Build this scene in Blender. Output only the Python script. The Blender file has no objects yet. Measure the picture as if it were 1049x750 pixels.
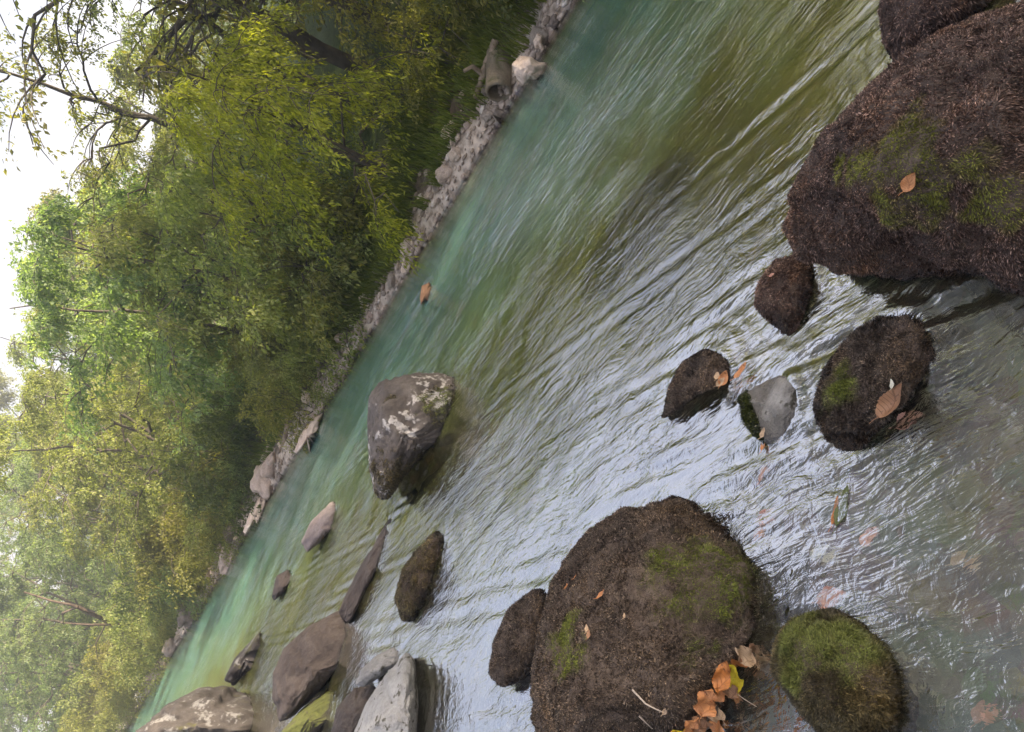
import bpy, bmesh, math, random
import numpy as np
from math import radians, sin, cos, pi

rng = np.random.default_rng(7)
random.seed(7)
S = bpy.context.scene
COL = S.collection

# ------------------------------------------------------------------ camera and river frame
ROLL, PITCH, F, H = radians(22), radians(19.2), 788.0, 1.5
cr, sr = cos(ROLL), sin(ROLL)
VF = np.array([0, cos(PITCH), -sin(PITCH)]); VU = np.array([0, sin(PITCH), cos(PITCH)]); VR = np.array([1.0, 0, 0])
VX = -cr * VU + sr * VR; VY = sr * VU + cr * VR
CAM = np.array([0, 0, H])
D = np.array([-0.67694, 0.73604]); N = np.array([0.73604, 0.67694])     # along the far bank / away from the river
NB = 6.49                                                               # far waterline

def P(s, n, z=0.0): return np.array([n * N[0] + s * D[0], n * N[1] + s * D[1], z])
def SN(p): return p[..., 0] * D[0] + p[..., 1] * D[1], p[..., 0] * N[0] + p[..., 1] * N[1]
def ray(px, py):
    v = VF * F + VX * (px - 524.5) - VY * (py - 375); return v / np.linalg.norm(v)
def at(px, py, z=0.0):
    r = ray(px, py); return CAM + r * (z - H) / r[2]
def proj(p):
    v = p - CAM; k = F / (v @ VF); return 524.5 + (v @ VX) * k, 375 - (v @ VY) * k
def bankpt(px, py, n):                                                   # point of the upright plane n = const seen at a pixel
    r = ray(px, py); t = (n) / (r[0] * N[0] + r[1] * N[1]); return CAM + r * t

# ------------------------------------------------------------------ numpy noise
def _h(i, j, k, seed):
    x = (i.astype(np.int64) * 374761393 + j.astype(np.int64) * 668265263 + k.astype(np.int64) * 2147483647 + seed * 144665) & 0xFFFFFFFF
    x = ((x ^ (x >> 13)) * 1274126177) & 0xFFFFFFFF
    x = ((x ^ (x >> 16)) * 2246822519) & 0xFFFFFFFF
    return ((x ^ (x >> 15)) & 0xFFFFFF) / 0xFFFFFF * 2 - 1
def vn(p, seed=0):
    f = np.floor(p); i, j, k = [f[..., a].astype(np.int64) for a in range(3)]
    t = p - f; t = t * t * t * (t * (t * 6 - 15) + 10)
    o = 0
    for a in (0, 1):
        wa = t[..., 0] if a else 1 - t[..., 0]
        for b in (0, 1):
            wb = t[..., 1] if b else 1 - t[..., 1]
            for c in (0, 1):
                wc = t[..., 2] if c else 1 - t[..., 2]
                o = o + wa * wb * wc * _h(i + a, j + b, k + c, seed)
    return o
def fbm(p, octv=4, seed=0, gain=0.5):
    o, a, q = 0, 1.0, p
    for m in range(octv):
        o = o + a * vn(q, seed + m * 17); q = q * 2.03 + 11.7; a *= gain
    return o
def n2(x, y, seed=0, octv=1, gain=.5):
    return fbm(np.stack([x, y, np.full_like(x, 0.37)], -1), octv, seed, gain)

# ------------------------------------------------------------------ mesh helpers
def mesh(name, v, f, smooth=True):
    v = np.asarray(v, dtype=np.float32).reshape(-1, 3); f = np.asarray(f, dtype=np.int32); k = f.shape[1]
    me = bpy.data.meshes.new(name)
    me.vertices.add(len(v)); me.vertices.foreach_set('co', v.ravel())
    me.loops.add(f.size); me.loops.foreach_set('vertex_index', f.ravel())
    me.polygons.add(len(f)); me.polygons.foreach_set('loop_start', np.arange(0, f.size, k, dtype=np.int32))
    me.polygons.foreach_set('loop_total', np.full(len(f), k, dtype=np.int32))
    me.polygons.foreach_set('use_smooth', np.full(len(f), smooth))
    me.update(calc_edges=True); me.validate()
    return me
def obj(name, me, mat=None, parent=None, loc=(0, 0, 0)):
    o = bpy.data.objects.new(name, me); COL.objects.link(o); o.location = loc
    if mat is not None and me is not None and not me.materials: me.materials.append(mat)
    if parent is not None: o.parent = parent
    return o
def tag(o, label=None, cat=None, group=None, kind=None):
    if label: o['label'] = label
    if cat: o['category'] = cat
    if group: o['group'] = group
    if kind: o['kind'] = kind
    return o
def copy_tree(o, parent=None):
    c = o.copy(); COL.objects.link(c); c.parent = parent
    for ch in list(o.children): copy_tree(ch, c)
    return c
_ico = {}
def ico(n):
    if n not in _ico:
        bm = bmesh.new(); bmesh.ops.create_icosphere(bm, subdivisions=n, radius=1)
        bm.verts.ensure_lookup_table()
        _ico[n] = (np.array([v.co[:] for v in bm.verts]), np.array([[v.index for v in f.verts] for f in bm.faces])); bm.free()
    return _ico[n][0].copy(), _ico[n][1]
def grid_faces(a, b):
    i = np.arange(a - 1)[:, None] * b + np.arange(b - 1)[None, :]
    return np.stack([i, i + b, i + b + 1, i + 1], -1).reshape(-1, 4)
def tubes(paths, sides=6):
    """paths: list of (pts Nx3, radii N); one mesh of tapered round tubes"""
    V, Fc, off = [], [], 0
    for pts, rad in paths:
        pts = np.asarray(pts, float); rad = np.asarray(rad, float); m = len(pts)
        t = np.gradient(pts, axis=0); t /= np.linalg.norm(t, axis=1)[:, None] + 1e-9
        ref = np.where(np.abs(t[:, 2:3]) > .8, np.array([[1., 0, 0]]), np.array([[0, 0, 1.]]))
        u = np.cross(t, ref); u /= np.linalg.norm(u, axis=1)[:, None] + 1e-9; w = np.cross(t, u)
        a = np.linspace(0, 2 * pi, sides, endpoint=False)
        ring = pts[:, None] + rad[:, None, None] * (np.cos(a)[None, :, None] * u[:, None] + np.sin(a)[None, :, None] * w[:, None])
        V.append(ring.reshape(-1, 3))
        i = np.arange(m - 1)[:, None] * sides; j = np.arange(sides)[None, :]; j2 = (j + 1) % sides
        Fc.append(np.stack([i + j, i + j2, i + sides + j2, i + sides + j], -1).reshape(-1, 4) + off)
        off += m * sides
    return np.concatenate(V), np.concatenate(Fc)

# ------------------------------------------------------------------ material helpers
class NT:
    def __init__(self, name):
        self.m = bpy.data.materials.new(name); self.m.use_nodes = True
        self.t = self.m.node_tree; self.t.nodes.clear(); self.out = self.n('OutputMaterial')
    def n(self, typ, **kw):
        nd = self.t.nodes.new('ShaderNode' + typ)
        for k, v in kw.items():
            if k.startswith('i_'):
                key = k[2:]; key = int(key) if key.isdigit() else key.replace('_', ' ')
                self.set(nd.inputs[key], v)
            else: setattr(nd, k, v)
        return nd
    def set(self, inp, v):
        if hasattr(v, 'links') and hasattr(v, 'is_output'): self.t.links.new(v, inp)
        elif isinstance(v, (tuple, list)) and len(v) == 3 and inp.type == 'RGBA': inp.default_value = (*v, 1)
        else: inp.default_value = v
    def noise(self, vec, scale, detail=4, rough=.55, dist=0):
        return self.n('TexNoise', i_Vector=vec, i_Scale=scale, i_Detail=detail, i_Roughness=rough, i_Distortion=dist).outputs['Fac']
    def ramp(self, fac, stops, interp='LINEAR'):
        nd = self.n('ValToRGB', i_Fac=fac); e = nd.color_ramp; e.interpolation = interp
        while len(e.elements) < len(stops): e.elements.new(.5)
        for el, (p, c) in zip(e.elements, stops):
            el.position = p; el.color = (*c, 1) if not np.isscalar(c) else (c, c, c, 1)
        return nd.outputs['Color']
    def mix(self, fac, a, b, blend='MIX'):
        nd = self.n('Mix', data_type='RGBA', blend_type=blend)
        self.set(nd.inputs[0], fac); self.set(nd.inputs[6], a); self.set(nd.inputs[7], b); return nd.outputs[2]
    def math(self, op, a, b=0.0, clamp=False):
        nd = self.n('Math', operation=op, use_clamp=clamp); self.set(nd.inputs[0], a); self.set(nd.inputs[1], b); return nd.outputs[0]
    def mapr(self, v, a, b, c=0., d=1.):
        nd = self.n('MapRange'); [self.set(nd.inputs[i], x) for i, x in enumerate((v, a, b, c, d))]; return nd.outputs[0]
    def bump(self, h, strength=.5, dist=.01, normal=None):
        nd = self.n('Bump', i_Height=h, i_Strength=strength, i_Distance=dist)
        if normal is not None: self.set(nd.inputs['Normal'], normal)
        return nd.outputs[0]
    def bsdf(self, col, rough=.8, normal=None, spec=.3, **kw):
        nd = self.n('BsdfPrincipled'); self.set(nd.inputs['Base Color'], col); self.set(nd.inputs['Roughness'], rough)
        nd.inputs['Specular IOR Level'].default_value = spec
        if normal is not None: self.set(nd.inputs['Normal'], normal)
        return nd.outputs[0]
    def done(self, sh): self.t.links.new(sh, self.out.inputs['Surface']); return self.m

def leaf_mat(name, a, b, c, trans=.45, rough=.5):
    k = NT(name); g = k.n('NewGeometry'); ob = k.n('TexCoord').outputs['Object']
    r = g.outputs['Random Per Island']
    col = k.ramp(r, [(0, a), (.55, b), (1, c)])
    big = k.noise(ob, .9, 2)
    col = k.mix(k.mapr(big, .35, .68), col, k.mix(.5, col, c))
    oi = k.n('ObjectInfo').outputs['Random']
    hs = k.n('HueSaturation', i_Color=col, i_Hue=k.mapr(oi, 0, 1, .485, .515), i_Value=k.mapr(oi, 0, 1, .88, 1.12))
    col = hs.outputs[0]
    p = k.bsdf(col, rough, spec=.35)
    tr = k.n('BsdfTranslucent'); k.set(tr.inputs[0], k.mix(1., col, (1.5, 1.6, .6), 'MULTIPLY'))
    mx = k.n('MixShader', i_0=trans); k.t.links.new(p, mx.inputs[1]); k.t.links.new(tr.outputs[0], mx.inputs[2])
    return k.done(mx.outputs[0])
def bark_mat(name, a, b):
    k = NT(name); ob = k.n('TexCoord').outputs['Object']
    n = k.noise(ob, 9, 5, .65)
    return k.done(k.bsdf(k.ramp(n, [(.3, a), (.7, b)]), .85, k.bump(k.noise(ob, 40, 4), .6, .02)))
def stone_mat(name, a, b, c, scale=6, lichen=None, lich_lo=.55, wet=True, rough=.75, bumpd=.02, moss=None, moss_lo=.6):
    """rock with mottling; a damp dark band just above the water (z < 4 cm)"""
    k = NT(name); tc = k.n('TexCoord'); ob = tc.outputs['Object']; g = k.n('NewGeometry')
    n1 = k.noise(ob, scale, 6, .62); n3 = k.noise(ob, scale * 6, 5, .7)
    col = k.ramp(k.mix(.45, n1, n3), [(.32, a), (.5, b), (.68, c)])
    sp = k.noise(ob, scale * 22, 2, .6)
    col = k.mix(k.mapr(sp, .6, .72, 0, .5), col, tuple(x * .35 for x in a))
    oi = k.n('ObjectInfo').outputs['Random']
    col = k.n('HueSaturation', i_Color=col, i_Hue=k.mapr(oi, 0, 1, .49, .51), i_Value=k.mapr(oi, 0, 1, .75, 1.2)).outputs[0]
    if lichen:
        f = k.mapr(k.mix(.35, k.noise(ob, scale * .8, 3, .5, .6), k.noise(ob, scale * 5, 3)), lich_lo, lich_lo + .04)
        col = k.mix(f, col, k.mix(k.mapr(n3, .4, .65), lichen, tuple(x * .6 for x in lichen)))
    if moss:
        up = k.n('SeparateXYZ', i_0=g.outputs['Normal']).outputs[2]
        f = k.math('MULTIPLY', k.mapr(k.noise(ob, scale * .6, 4, .6, .4), moss_lo, moss_lo + .08), k.mapr(up, -.1, .5))
        col = k.mix(f, col, k.mix(k.mapr(n3, .35, .65), moss, tuple(x * .5 for x in moss)))
    rg = rough
    if wet:
        z = k.n('SeparateXYZ', i_0=g.outputs['Position']).outputs[2]
        zz = k.math('ADD', z, k.math('MULTIPLY', k.math('SUBTRACT', n1, .5), .05))
        w = k.mapr(zz, .035, .015)
        col = k.mix(w, col, k.mix(1., col, (.42, .4, .38), 'MULTIPLY')); rg = k.mapr(w, 0, 1, rough, .22)
    nb = k.bump(k.mix(.5, n3, k.noise(ob, scale * 18, 4, .7)), .8, bumpd)
    return k.done(k.bsdf(col, rg, nb, spec=.4))
def fur_mat(name, a, b, c, green=None):
    k = NT(name); g = k.n('NewGeometry'); r = g.outputs['Random Per Island']
    col = k.ramp(r, [(0, a), (.55, b), (.9, c), (1, tuple(min(1, x * 1.9) for x in c))])
    ob = k.n('TexCoord').outputs['Object']
    col = k.mix(1., col, k.ramp(k.noise(ob, 9, 4, .65), [(.3, (.50, .42, .40)), (.5, (.95, .95, .95)), (.68, (1.7, 1.6, 1.5))]), 'MULTIPLY')
    col = k.mix(k.mapr(k.noise(ob, 3.5, 3, .6), .45, .7, 0, .55), col, k.mix(1., col, (1.15, .95, .55), 'MULTIPLY'))
    if green:
        at_ = k.n('Attribute', attribute_name='patch').outputs['Fac']
        col = k.mix(at_, col, k.ramp(r, [(0, tuple(x * .4 for x in green)), (.7, green), (1, tuple(min(1, x * 1.5) for x in green))]))
    zf = k.n('SeparateXYZ', i_0=k.n('NewGeometry').outputs['Position']).outputs[2]
    w = k.mapr(k.math('ADD', zf, k.math('MULTIPLY', k.noise(k.n('TexCoord').outputs['Object'], 14, 2), .05)), .085, .045)
    col = k.mix(w, col, k.mix(1., col, (.38, .36, .34), 'MULTIPLY'))
    return k.done(k.bsdf(col, k.mapr(w, 0, 1, .6, .25), spec=.4))

# ------------------------------------------------------------------ ground and bed
def bed_z(s, n):
    base = np.interp(n, [-30, -6, -2.2, -1.3, -.8, .3, 1.6, 3., 4.6, 5.8, 6.3, NB, 6.56, 6.7, 7.0, 7.5, 8.5, 11, 16, 30, 90],
                     [4.5, 1.3, .35, .12, -.05, -.10, -.16, -.30, -.55, -.6, -.42, -.05, .06, .15, .24, .36, .62, 1.3, 2.3, 5.5, 20])
    wet = np.clip((NB - n) / .6, 0, 1) * np.clip((n + 1.3) / .4, 0, 1)
    cob = n2(s * 3.1, n * 3.1, 5, 3) * .05 + n2(s * 9, n * 9, 9, 2) * .018
    cob = cob * (.5 + .5 * np.clip(n, 0, 3) / 3)
    return base + wet * cob + (1 - wet) * (n2(s * .35, n * .35, 21, 3) * .25 * np.clip(np.abs(n - 3) - 3.3, 0, 2) + n2(s * 2.2, n * 2.2, 23, 3) * .06 * np.clip(np.abs(n - 3) - 3.2, .25, 1))
def axis(lo, fine_lo, fine_hi, hi, step, grow=1.13):
    a = list(np.arange(fine_lo, fine_hi, step)); d = step; x = a[-1]
    while x < hi: d *= grow; x += d; a.append(x)
    d = step; x = a[0]; pre = []
    while x > lo: d *= grow; x -= d; pre.append(x)
    return np.array(pre[::-1] + a)
gs = axis(-70, -1.5, 9, 150, .05, 1.06); gn = axis(-45, -1.2, 8.2, 100, .05, 1.12)
GS, GN = np.meshgrid(gs, gn, indexing='ij')
GZ = bed_z(GS, GN)
GV = np.stack([GN * N[0] + GS * D[0], GN * N[1] + GS * D[1], GZ], -1).reshape(-1, 3)
k = NT('river_ground'); g = k.n('NewGeometry'); pos = g.outputs['Position']
z = k.n('SeparateXYZ', i_0=pos).outputs[2]
nA = k.noise(pos, 2.2, 5, .6); nB_ = k.noise(pos, 14, 5, .65); vor = k.n('TexVoronoi', i_Vector=pos, i_Scale=11., feature='F1')
bedc = k.ramp(k.mix(.5, nA, nB_), [(.3, (.06, .06, .055)), (.48, (.13, .125, .115)), (.62, (.20, .19, .175)), (.75, (.32, .31, .29))])
bedc = k.mix(k.mapr(z, -.12, -.28), bedc, k.mix(1., bedc, (1.25, 1.05, .36), 'MULTIPLY'))
bedc = k.mix(.35, bedc, k.mix(1., bedc, vor.outputs['Color'], 'MULTIPLY'))
soil = k.ramp(nB_, [(.3, (.035, .027, .018)), (.5, (.085, .062, .04)), (.7, (.15, .115, .075))])
green = k.ramp(nB_, [(.3, (.02, .035, .01)), (.7, (.07, .10, .025))])
grav = k.ramp(k.mix(.5, vor.outputs['Distance'], k.noise(pos, 30, 4, .7)), [(.25, (.14, .11, .085)), (.42, (.36, .285, .225)), (.6, (.55, .46, .38))])
soil = k.mix(k.mapr(k.math('ADD', z, k.math('MULTIPLY', nB_, .3)), .30, .40), grav, soil)
soil = k.mix(k.mapr(k.math('ADD', z, k.math('MULTIPLY', nA, .5)), .7, 1.0), soil, green)
colr = k.mix(k.mapr(z, -.01, .03), bedc, soil)
gm = k.done(k.bsdf(colr, .85, k.bump(k.mix(.5, nB_, vor.outputs['Distance']), .7, .04)))
tag(obj('ground', mesh('ground', GV, grid_faces(len(gs), len(gn))), gm), kind='structure')

# ------------------------------------------------------------------ rocks traced from their outlines, each with its own size and depth
def ru(poly):
    p = np.asarray(poly, float); dx = p[:, 0] - 524.5; dy = -(p[:, 1] - 375)
    return np.stack([sr * dx + cr * dy, -cr * dx + sr * dy], -1)
def proj_ru(v):
    q = v - CAM; kk = F / (q @ VF); return np.stack([(q @ VR) * kk, (q @ VU) * kk], -1)
def ray_ru(r, u):
    v = VF * F + VR * r + VU * u; return v / np.linalg.norm(v)
def star(poly, c, ang):
    d = np.stack([np.cos(ang), np.sin(ang)], -1); out = np.zeros(len(ang))
    A = poly - c; B = np.roll(A, -1, 0); E_ = B - A
    for a, e in zip(A, E_):
        den = d[:, 0] * e[1] - d[:, 1] * e[0]
        with np.errstate(all='ignore'):
            t = (a[0] * e[1] - a[1] * e[0]) / den; w = (a[0] * d[:, 1] - a[1] * d[:, 0]) / den
        ok = (np.abs(den) > 1e-9) & (t > 0) & (w >= -1e-6) & (w <= 1 + 1e-6)
        out[ok] = np.maximum(out[ok], t[ok])
    return out
ROCKS = []
def rock_mesh(poly, ratio=.7, noise=.07, seed=1, sub=6, zc=0.0, ncs=1.0, boxy=.0, ridge=0.0, low=None):
    Q = ru(poly); r0, u0 = Q.min(0); r1, u1 = Q.max(0); rm = (r0 + r1) / 2
    bi = Q[np.argmin(Q[:, 1])]
    rd = ray_ru(rm, u0); Wf = CAM + rd * (zc - H) / rd[2]
    fw = np.array([rd[0], rd[1], 0]); fw /= np.linalg.norm(fw); rt = np.array([fw[1], -fw[0], 0])
    sp = ico(3)[0]; sp = sp[sp[:, 2] >= -.01]
    def build(b, sph):
        c = Wf + fw * b; kk = F / ((c - CAM) @ VF); a = (r1 - r0) / 2 / kk
        return c, a
    lo, hi = .01, 3.0
    for _ in range(40):
        b = (lo + hi) / 2; c, a = build(b, sp)
        v = c + sp[:, :1] * a * rt + sp[:, 1:2] * b * fw + sp[:, 2:] * np.array([0, 0, ratio * b])
        if proj_ru(v)[:, 1].max() > u1: hi = b
        else: lo = b
    v, f = ico(sub)
    if boxy: v = v * (np.abs(v) ** 4).sum(1)[:, None] ** (-.25 * boxy)
    size = (a * b * b * ratio) ** (1 / 3)
    d = fbm(v * 1.3 * ncs + seed * 7.3, 3, seed) * noise * 1.4 + fbm(v * 4.5 * ncs + seed, 4, seed + 3) * noise * .35
    d = d + fbm(v * 11 * ncs + seed, 3, seed + 5) * .016 + np.abs(vn(v * 24 * ncs + seed, seed + 6)) * .02
    if ridge: d = d - ridge * (1 - np.abs(vn(v * 1.7 * ncs + seed * 3.1, seed + 9))) ** 3
    v = v * (1 + d)[:, None]
    v[:, 2] = np.where(v[:, 2] < 0, np.minimum(v[:, 2], 0) * 1.0, v[:, 2])
    v = c + v[:, :1] * a * rt + v[:, 1:2] * b * fw + v[:, 2:] * np.array([0, 0, ratio * b])
    cen = Q.mean(0); cen = (Q.min(0) + Q.max(0)) / 2
    ax = ray_ru(*cen); cc = CAM + ax * ((c + np.array([0, 0, .3 * ratio * b]) - CAM) @ ax)
    e1 = np.cross(ax, [0, 0, 1.]); e1 /= np.linalg.norm(e1); e2 = np.cross(e1, ax)
    nb = 72; bins = np.linspace(-pi, pi, nb, endpoint=False)
    tgt = star(Q, cen, bins)
    for it in range(6):
        vis = v[v[:, 2] >= zc - .004]
        q = proj_ru(vis) - cen; an = np.arctan2(q[:, 1], q[:, 0]); rr = np.hypot(q[:, 0], q[:, 1])
        ib = np.round((an + pi) / (2 * pi) * nb).astype(int) % nb
        cur = np.zeros(nb); np.maximum.at(cur, ib, rr)
        cur = np.where(cur < 1, np.nan, cur)
        s_ = np.clip(tgt / cur, .6, 1.6); s_ = np.where(np.isnan(s_), 1, s_)
        s_ = (np.roll(s_, 1) + 2 * s_ + np.roll(s_, -1)) / 4
        w = v - cc; t = w @ ax; x = w @ e1; y = w @ e2
        qa = proj_ru(v) - cen; an = np.arctan2(qa[:, 1], qa[:, 0])
        sv = np.interp(an, np.append(bins, pi), np.append(s_, s_[0]))
        sv = 1 + (sv - 1) * .85
        v = cc + t[:, None] * ax + (x * sv)[:, None] * e1 + (y * sv)[:, None] * e2
    base = np.array([c[0], c[1], 0.0])
    return v - base, f, base, (a, b, rt, fw)
def rock(name, label, poly, mat, cat='boulder', group=None, **kw):
    v, f, base, ax = rock_mesh(poly, **kw)
    o = obj(name, mesh(name, v, f), mat, loc=base); tag(o, label, cat, group)
    ROCKS.append((base, ax[0], ax[1], ax[2], ax[3])); return o, v + base, f

def fur(parent, v, f, count, length, mat, wind=None, seed=1, zmin=-.01, width=.0016, mask=None, patches=None, droop=.5, name='moss', lift=.6):
    """short moss fronds rooted all over a rock"""
    r = np.random.default_rng(seed)
    base = np.array(parent.location)
    a, b, c = v[f[:, 0]], v[f[:, 1]], v[f[:, 2]]
    nr = np.cross(b - a, c - a); ar = np.linalg.norm(nr, axis=1); nr = nr / (ar[:, None] + 1e-12)
    cz = (a[:, 2] + b[:, 2] + c[:, 2]) / 3
    ar = ar * (cz > zmin) * (np.einsum('ij,ij->i', nr, CAM - a) > -.55 * np.linalg.norm(CAM - a, axis=1))
    if mask is not None: ar = ar * mask((a + b + c) / 3)
    pr = ar / ar.sum(); idx = r.choice(len(f), count, p=pr)
    u = r.random((count, 2)); fl = u.sum(1) > 1; u[fl] = 1 - u[fl]
    p = a[idx] + (b - a)[idx] * u[:, :1] + (c - a)[idx] * u[:, 1:]; nn = nr[idx]
    cl = fbm(p * 22, 2, seed) ; cl2 = np.stack([fbm(p * 30 + 5 * q, 2, seed + 31 + q) for q in range(3)], -1)
    L = length * (.45 + .8 * r.random(count)) * (.75 + .5 * cl)
    dr = nn * lift + cl2 * .55 + r.normal(0, .28, (count, 3)) + np.array([0, 0, -droop])
    if wind is not None: dr = dr + wind
    dr = dr - nn * np.minimum(0, (dr * nn).sum(1) - .15)[:, None]
    dr /= np.linalg.norm(dr, axis=1)[:, None]
    sd = np.cross(dr, r.normal(0, 1, (count, 3))); sd /= np.linalg.norm(sd, axis=1)[:, None]
    W = width * (.6 + .8 * r.random(count))
    tip = p + dr * L[:, None] - np.array([0, 0, 1.]) * (L * .25 * droop)[:, None]
    mid = p + dr * (L * .55)[:, None]
    V = np.stack([p - nn * .002 - sd * W[:, None] * .6, p - nn * .002 + sd * W[:, None] * .6, mid + sd * W[:, None] * .5, tip, mid - sd * W[:, None] * .5], 1) - base
    i = np.arange(count)[:, None] * 5
    Fq = np.concatenate([np.stack([i[:, 0], i[:, 0] + 1, i[:, 0] + 2, i[:, 0] + 4], -1), ], 0)
    Ft = np.stack([i[:, 0] + 4, i[:, 0] + 2, i[:, 0] + 3], -1)
    Fall = np.concatenate([Fq[:, [0, 1, 2]], Fq[:, [0, 2, 3]], Ft])
    me = mesh(name, V, Fall, False)
    if patches is not None:
        pv = np.repeat(np.clip(patches(p), 0, 1), 5).astype(np.float32)
        at_ = me.attributes.new('patch', 'FLOAT', 'POINT'); at_.data.foreach_set('value', pv)
    return obj(name, me, mat, parent)

def pix_patch(v, spots, seed):
    """green where moss grows fresh: soft round patches round given surface points"""
    pts = []
    for px, py, rad in spots:
        q = np.stack(proj(v), -1); vis = np.hypot(q[:, 0] - px, q[:, 1] - py) < 9
        if vis.any():
            cand = v[vis]; pts.append((cand[np.argmin(np.linalg.norm(cand - CAM, axis=1))], rad))
    def fn(p):
        o = np.zeros(len(p))
        for c, rad in pts:
            d = np.linalg.norm(p - c, axis=1) / rad
            o = np.maximum(o, np.clip(1.7 - d * 1.1 + fbm(p * 18, 3, seed) * .9, 0, 1))
        return o
    return fn

M = {}
M['brown'] = stone_mat('dark_mossy_rock', (.04, .027, .020), (.09, .062, .048), (.16, .12, .10), 7, bumpd=.03)
M['darkgrey'] = stone_mat('dark_grey_rock', (.026, .019, .016), (.058, .043, .037), (.105, .085, .074), 6)
M['midgrey'] = stone_mat('grey_brown_rock', (.022, .018, .016), (.048, .039, .034), (.085, .074, .067), 7, lichen=(.20, .19, .18), lich_lo=.555, moss=(.10, .095, .02), moss_lo=.6)
M['greybrown'] = stone_mat('mid_river_rock', (.045, .036, .030), (.095, .078, .068), (.16, .14, .125), 5, lichen=(.46, .43, .41), lich_lo=.55)
M['pale'] = stone_mat('pale_speckled_rock', (.20, .19, .183), (.32, .31, .30), (.45, .435, .42), 9, lichen=(.11, .10, .075), lich_lo=.575)
M['pink'] = stone_mat('pinkish_rock', (.12, .095, .088), (.21, .165, .155), (.31, .26, .245), 6)
M['orange'] = stone_mat('rusty_rock', (.22, .10, .05), (.36, .17, .09), (.45, .25, .15), 8)
M['bank'] = stone_mat('bank_stone', (.38, .285, .22), (.64, .50, .41), (.82, .69, .59), 8, wet=True)
M['bankgrey'] = stone_mat('bank_grey_stone', (.16, .125, .10), (.30, .245, .205), (.45, .385, .335), 8)
M['white'] = stone_mat('white_stone', (.5, .47, .44), (.65, .62, .58), (.8, .77, .73), 8)
M['under'] = stone_mat('submerged_rock', (.014, .011, .006), (.035, .028, .014), (.075, .062, .032), 6, wet=False)
M['mossy'] = stone_mat('moss_topped_rock', (.03, .024, .018), (.065, .055, .045), (.11, .10, .09), 7, moss=(.10, .11, .022), moss_lo=.36)
F_ = {}
F_['brown'] = fur_mat('brown_moss', (.026, .013, .009), (.092, .050, .033), (.25, .165, .13), (.17, .17, .025))
F_['dark'] = fur_mat('dark_moss', (.017, .012, .008), (.060, .043, .030), (.19, .145, .112), (.16, .18, .03))
F_['olive'] = fur_mat('olive_moss', (.031, .027, .012), (.074, .061, .027), (.133, .109, .055), (.17, .19, .045))

poly_huge = [(800, 215), (812, 180), (835, 140), (880, 95), (925, 55), (975, 25), (1040, 0), (1100, -20), (1140, 60), (1150, 160), (1120, 260), (1050, 305), (990, 280), (930, 288), (880, 285), (835, 278), (805, 255)]
o, v, f = rock('boulder', 'largest brown mossy boulder with one orange leaf lying in its mossy crack', poly_huge, M['brown'], ratio=1.1, noise=.10, seed=4, sub=7, ridge=.10)
V_HUGE = v
fur(o, v, f, 170000, .010, F_['brown'], seed=3, width=.0018, droop=.5, lift=.9, patches=pix_patch(v, [(928, 140, .05), (928, 165, .05), (940, 210, .07), (905, 143, .03), (877, 157, .045), (1015, 212, .04), (985, 165, .035), (855, 165, .025)], 3), mask=lambda p: np.clip(.8 + fbm(p * 9, 3, 77) * .8, .65, 1))
poly_top = [(900, 12), (904, 45), (915, 66), (945, 56), (985, 22), (1015, 4), (1030, -40), (970, -70), (912, -40)]
o, v, f = rock('boulder', 'reddish brown boulder partly hidden behind the largest mossy boulder', poly_top, M['brown'], ratio=.9, noise=.06, seed=9, sub=6)
fur(o, v, f, 26000, .014, F_['brown'], seed=5, width=.0016, droop=.8)
poly_b2 = [(543, 690), (550, 650), (565, 595), (590, 555), (610, 535), (640, 520), (670, 515), (692, 506), (718, 518), (745, 540), (765, 565), (775, 590), (781, 620), (775, 650), (755, 690), (742, 722), (705, 765), (630, 785), (560, 780), (543, 740)]
o, v, f = rock('boulder', 'broad dark mossy boulder with tiny leaves on top and a leaf heap below', poly_b2, M['brown'], ratio=.8, noise=.07, seed=14, sub=7, ridge=.03)
V_B2 = v
fur(o, v, f, 160000, .0095, F_['dark'], seed=6, width=.0019, droop=.25, lift=.9, patches=pix_patch(v, [(735, 585, .12), (695, 572, .07), (752, 612, .09), (745, 600, .08), (572, 655, .055), (568, 672, .04)], 8), mask=lambda p: np.clip(.8 + fbm(p * 9, 3, 78) * .8, .65, 1))
poly_b2b = [(500, 690), (505, 660), (520, 625), (545, 603), (560, 605), (562, 640), (548, 685), (530, 700), (513, 704)]
o, v, f = rock('boulder', 'small rounded mossy boulder tucked against the broad dark boulder', poly_b2b, M['brown'], ratio=.75, noise=.05, seed=17)
fur(o, v, f, 24000, .013, F_['dark'], seed=7, droop=.4)
poly_b3 = [(792, 665), (800, 645), (820, 631), (850, 626), (880, 635), (905, 660), (920, 690), (930, 717), (922, 748), (880, 772), (840, 752), (810, 715), (795, 690)]
o, v, f = rock('boulder', 'round shaggy boulder with an olive green moss crown standing in the shallows', poly_b3, M['brown'], ratio=.75, noise=.05, seed=21)
V_B3 = v
fur(o, v, f, 80000, .014, F_['olive'], seed=8, width=.0015, droop=.3, patches=pix_patch(v, [(830, 645, .07), (870, 645, .06), (805, 670, .05)], 9))
poly_b4 = [(377, 405), (390, 390), (425, 381), (455, 381), (468, 390), (471, 405), (463, 425), (442, 455), (417, 485), (401, 510), (390, 513), (381, 505), (377, 480), (376, 430)]
o, v, f = rock('boulder', 'solitary mid-river boulder with white lichen patches and yellow moss', poly_b4, M['greybrown'], ratio=1.05, noise=.06, seed=25, boxy=.3, ridge=.04)
V_B4 = v
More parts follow.
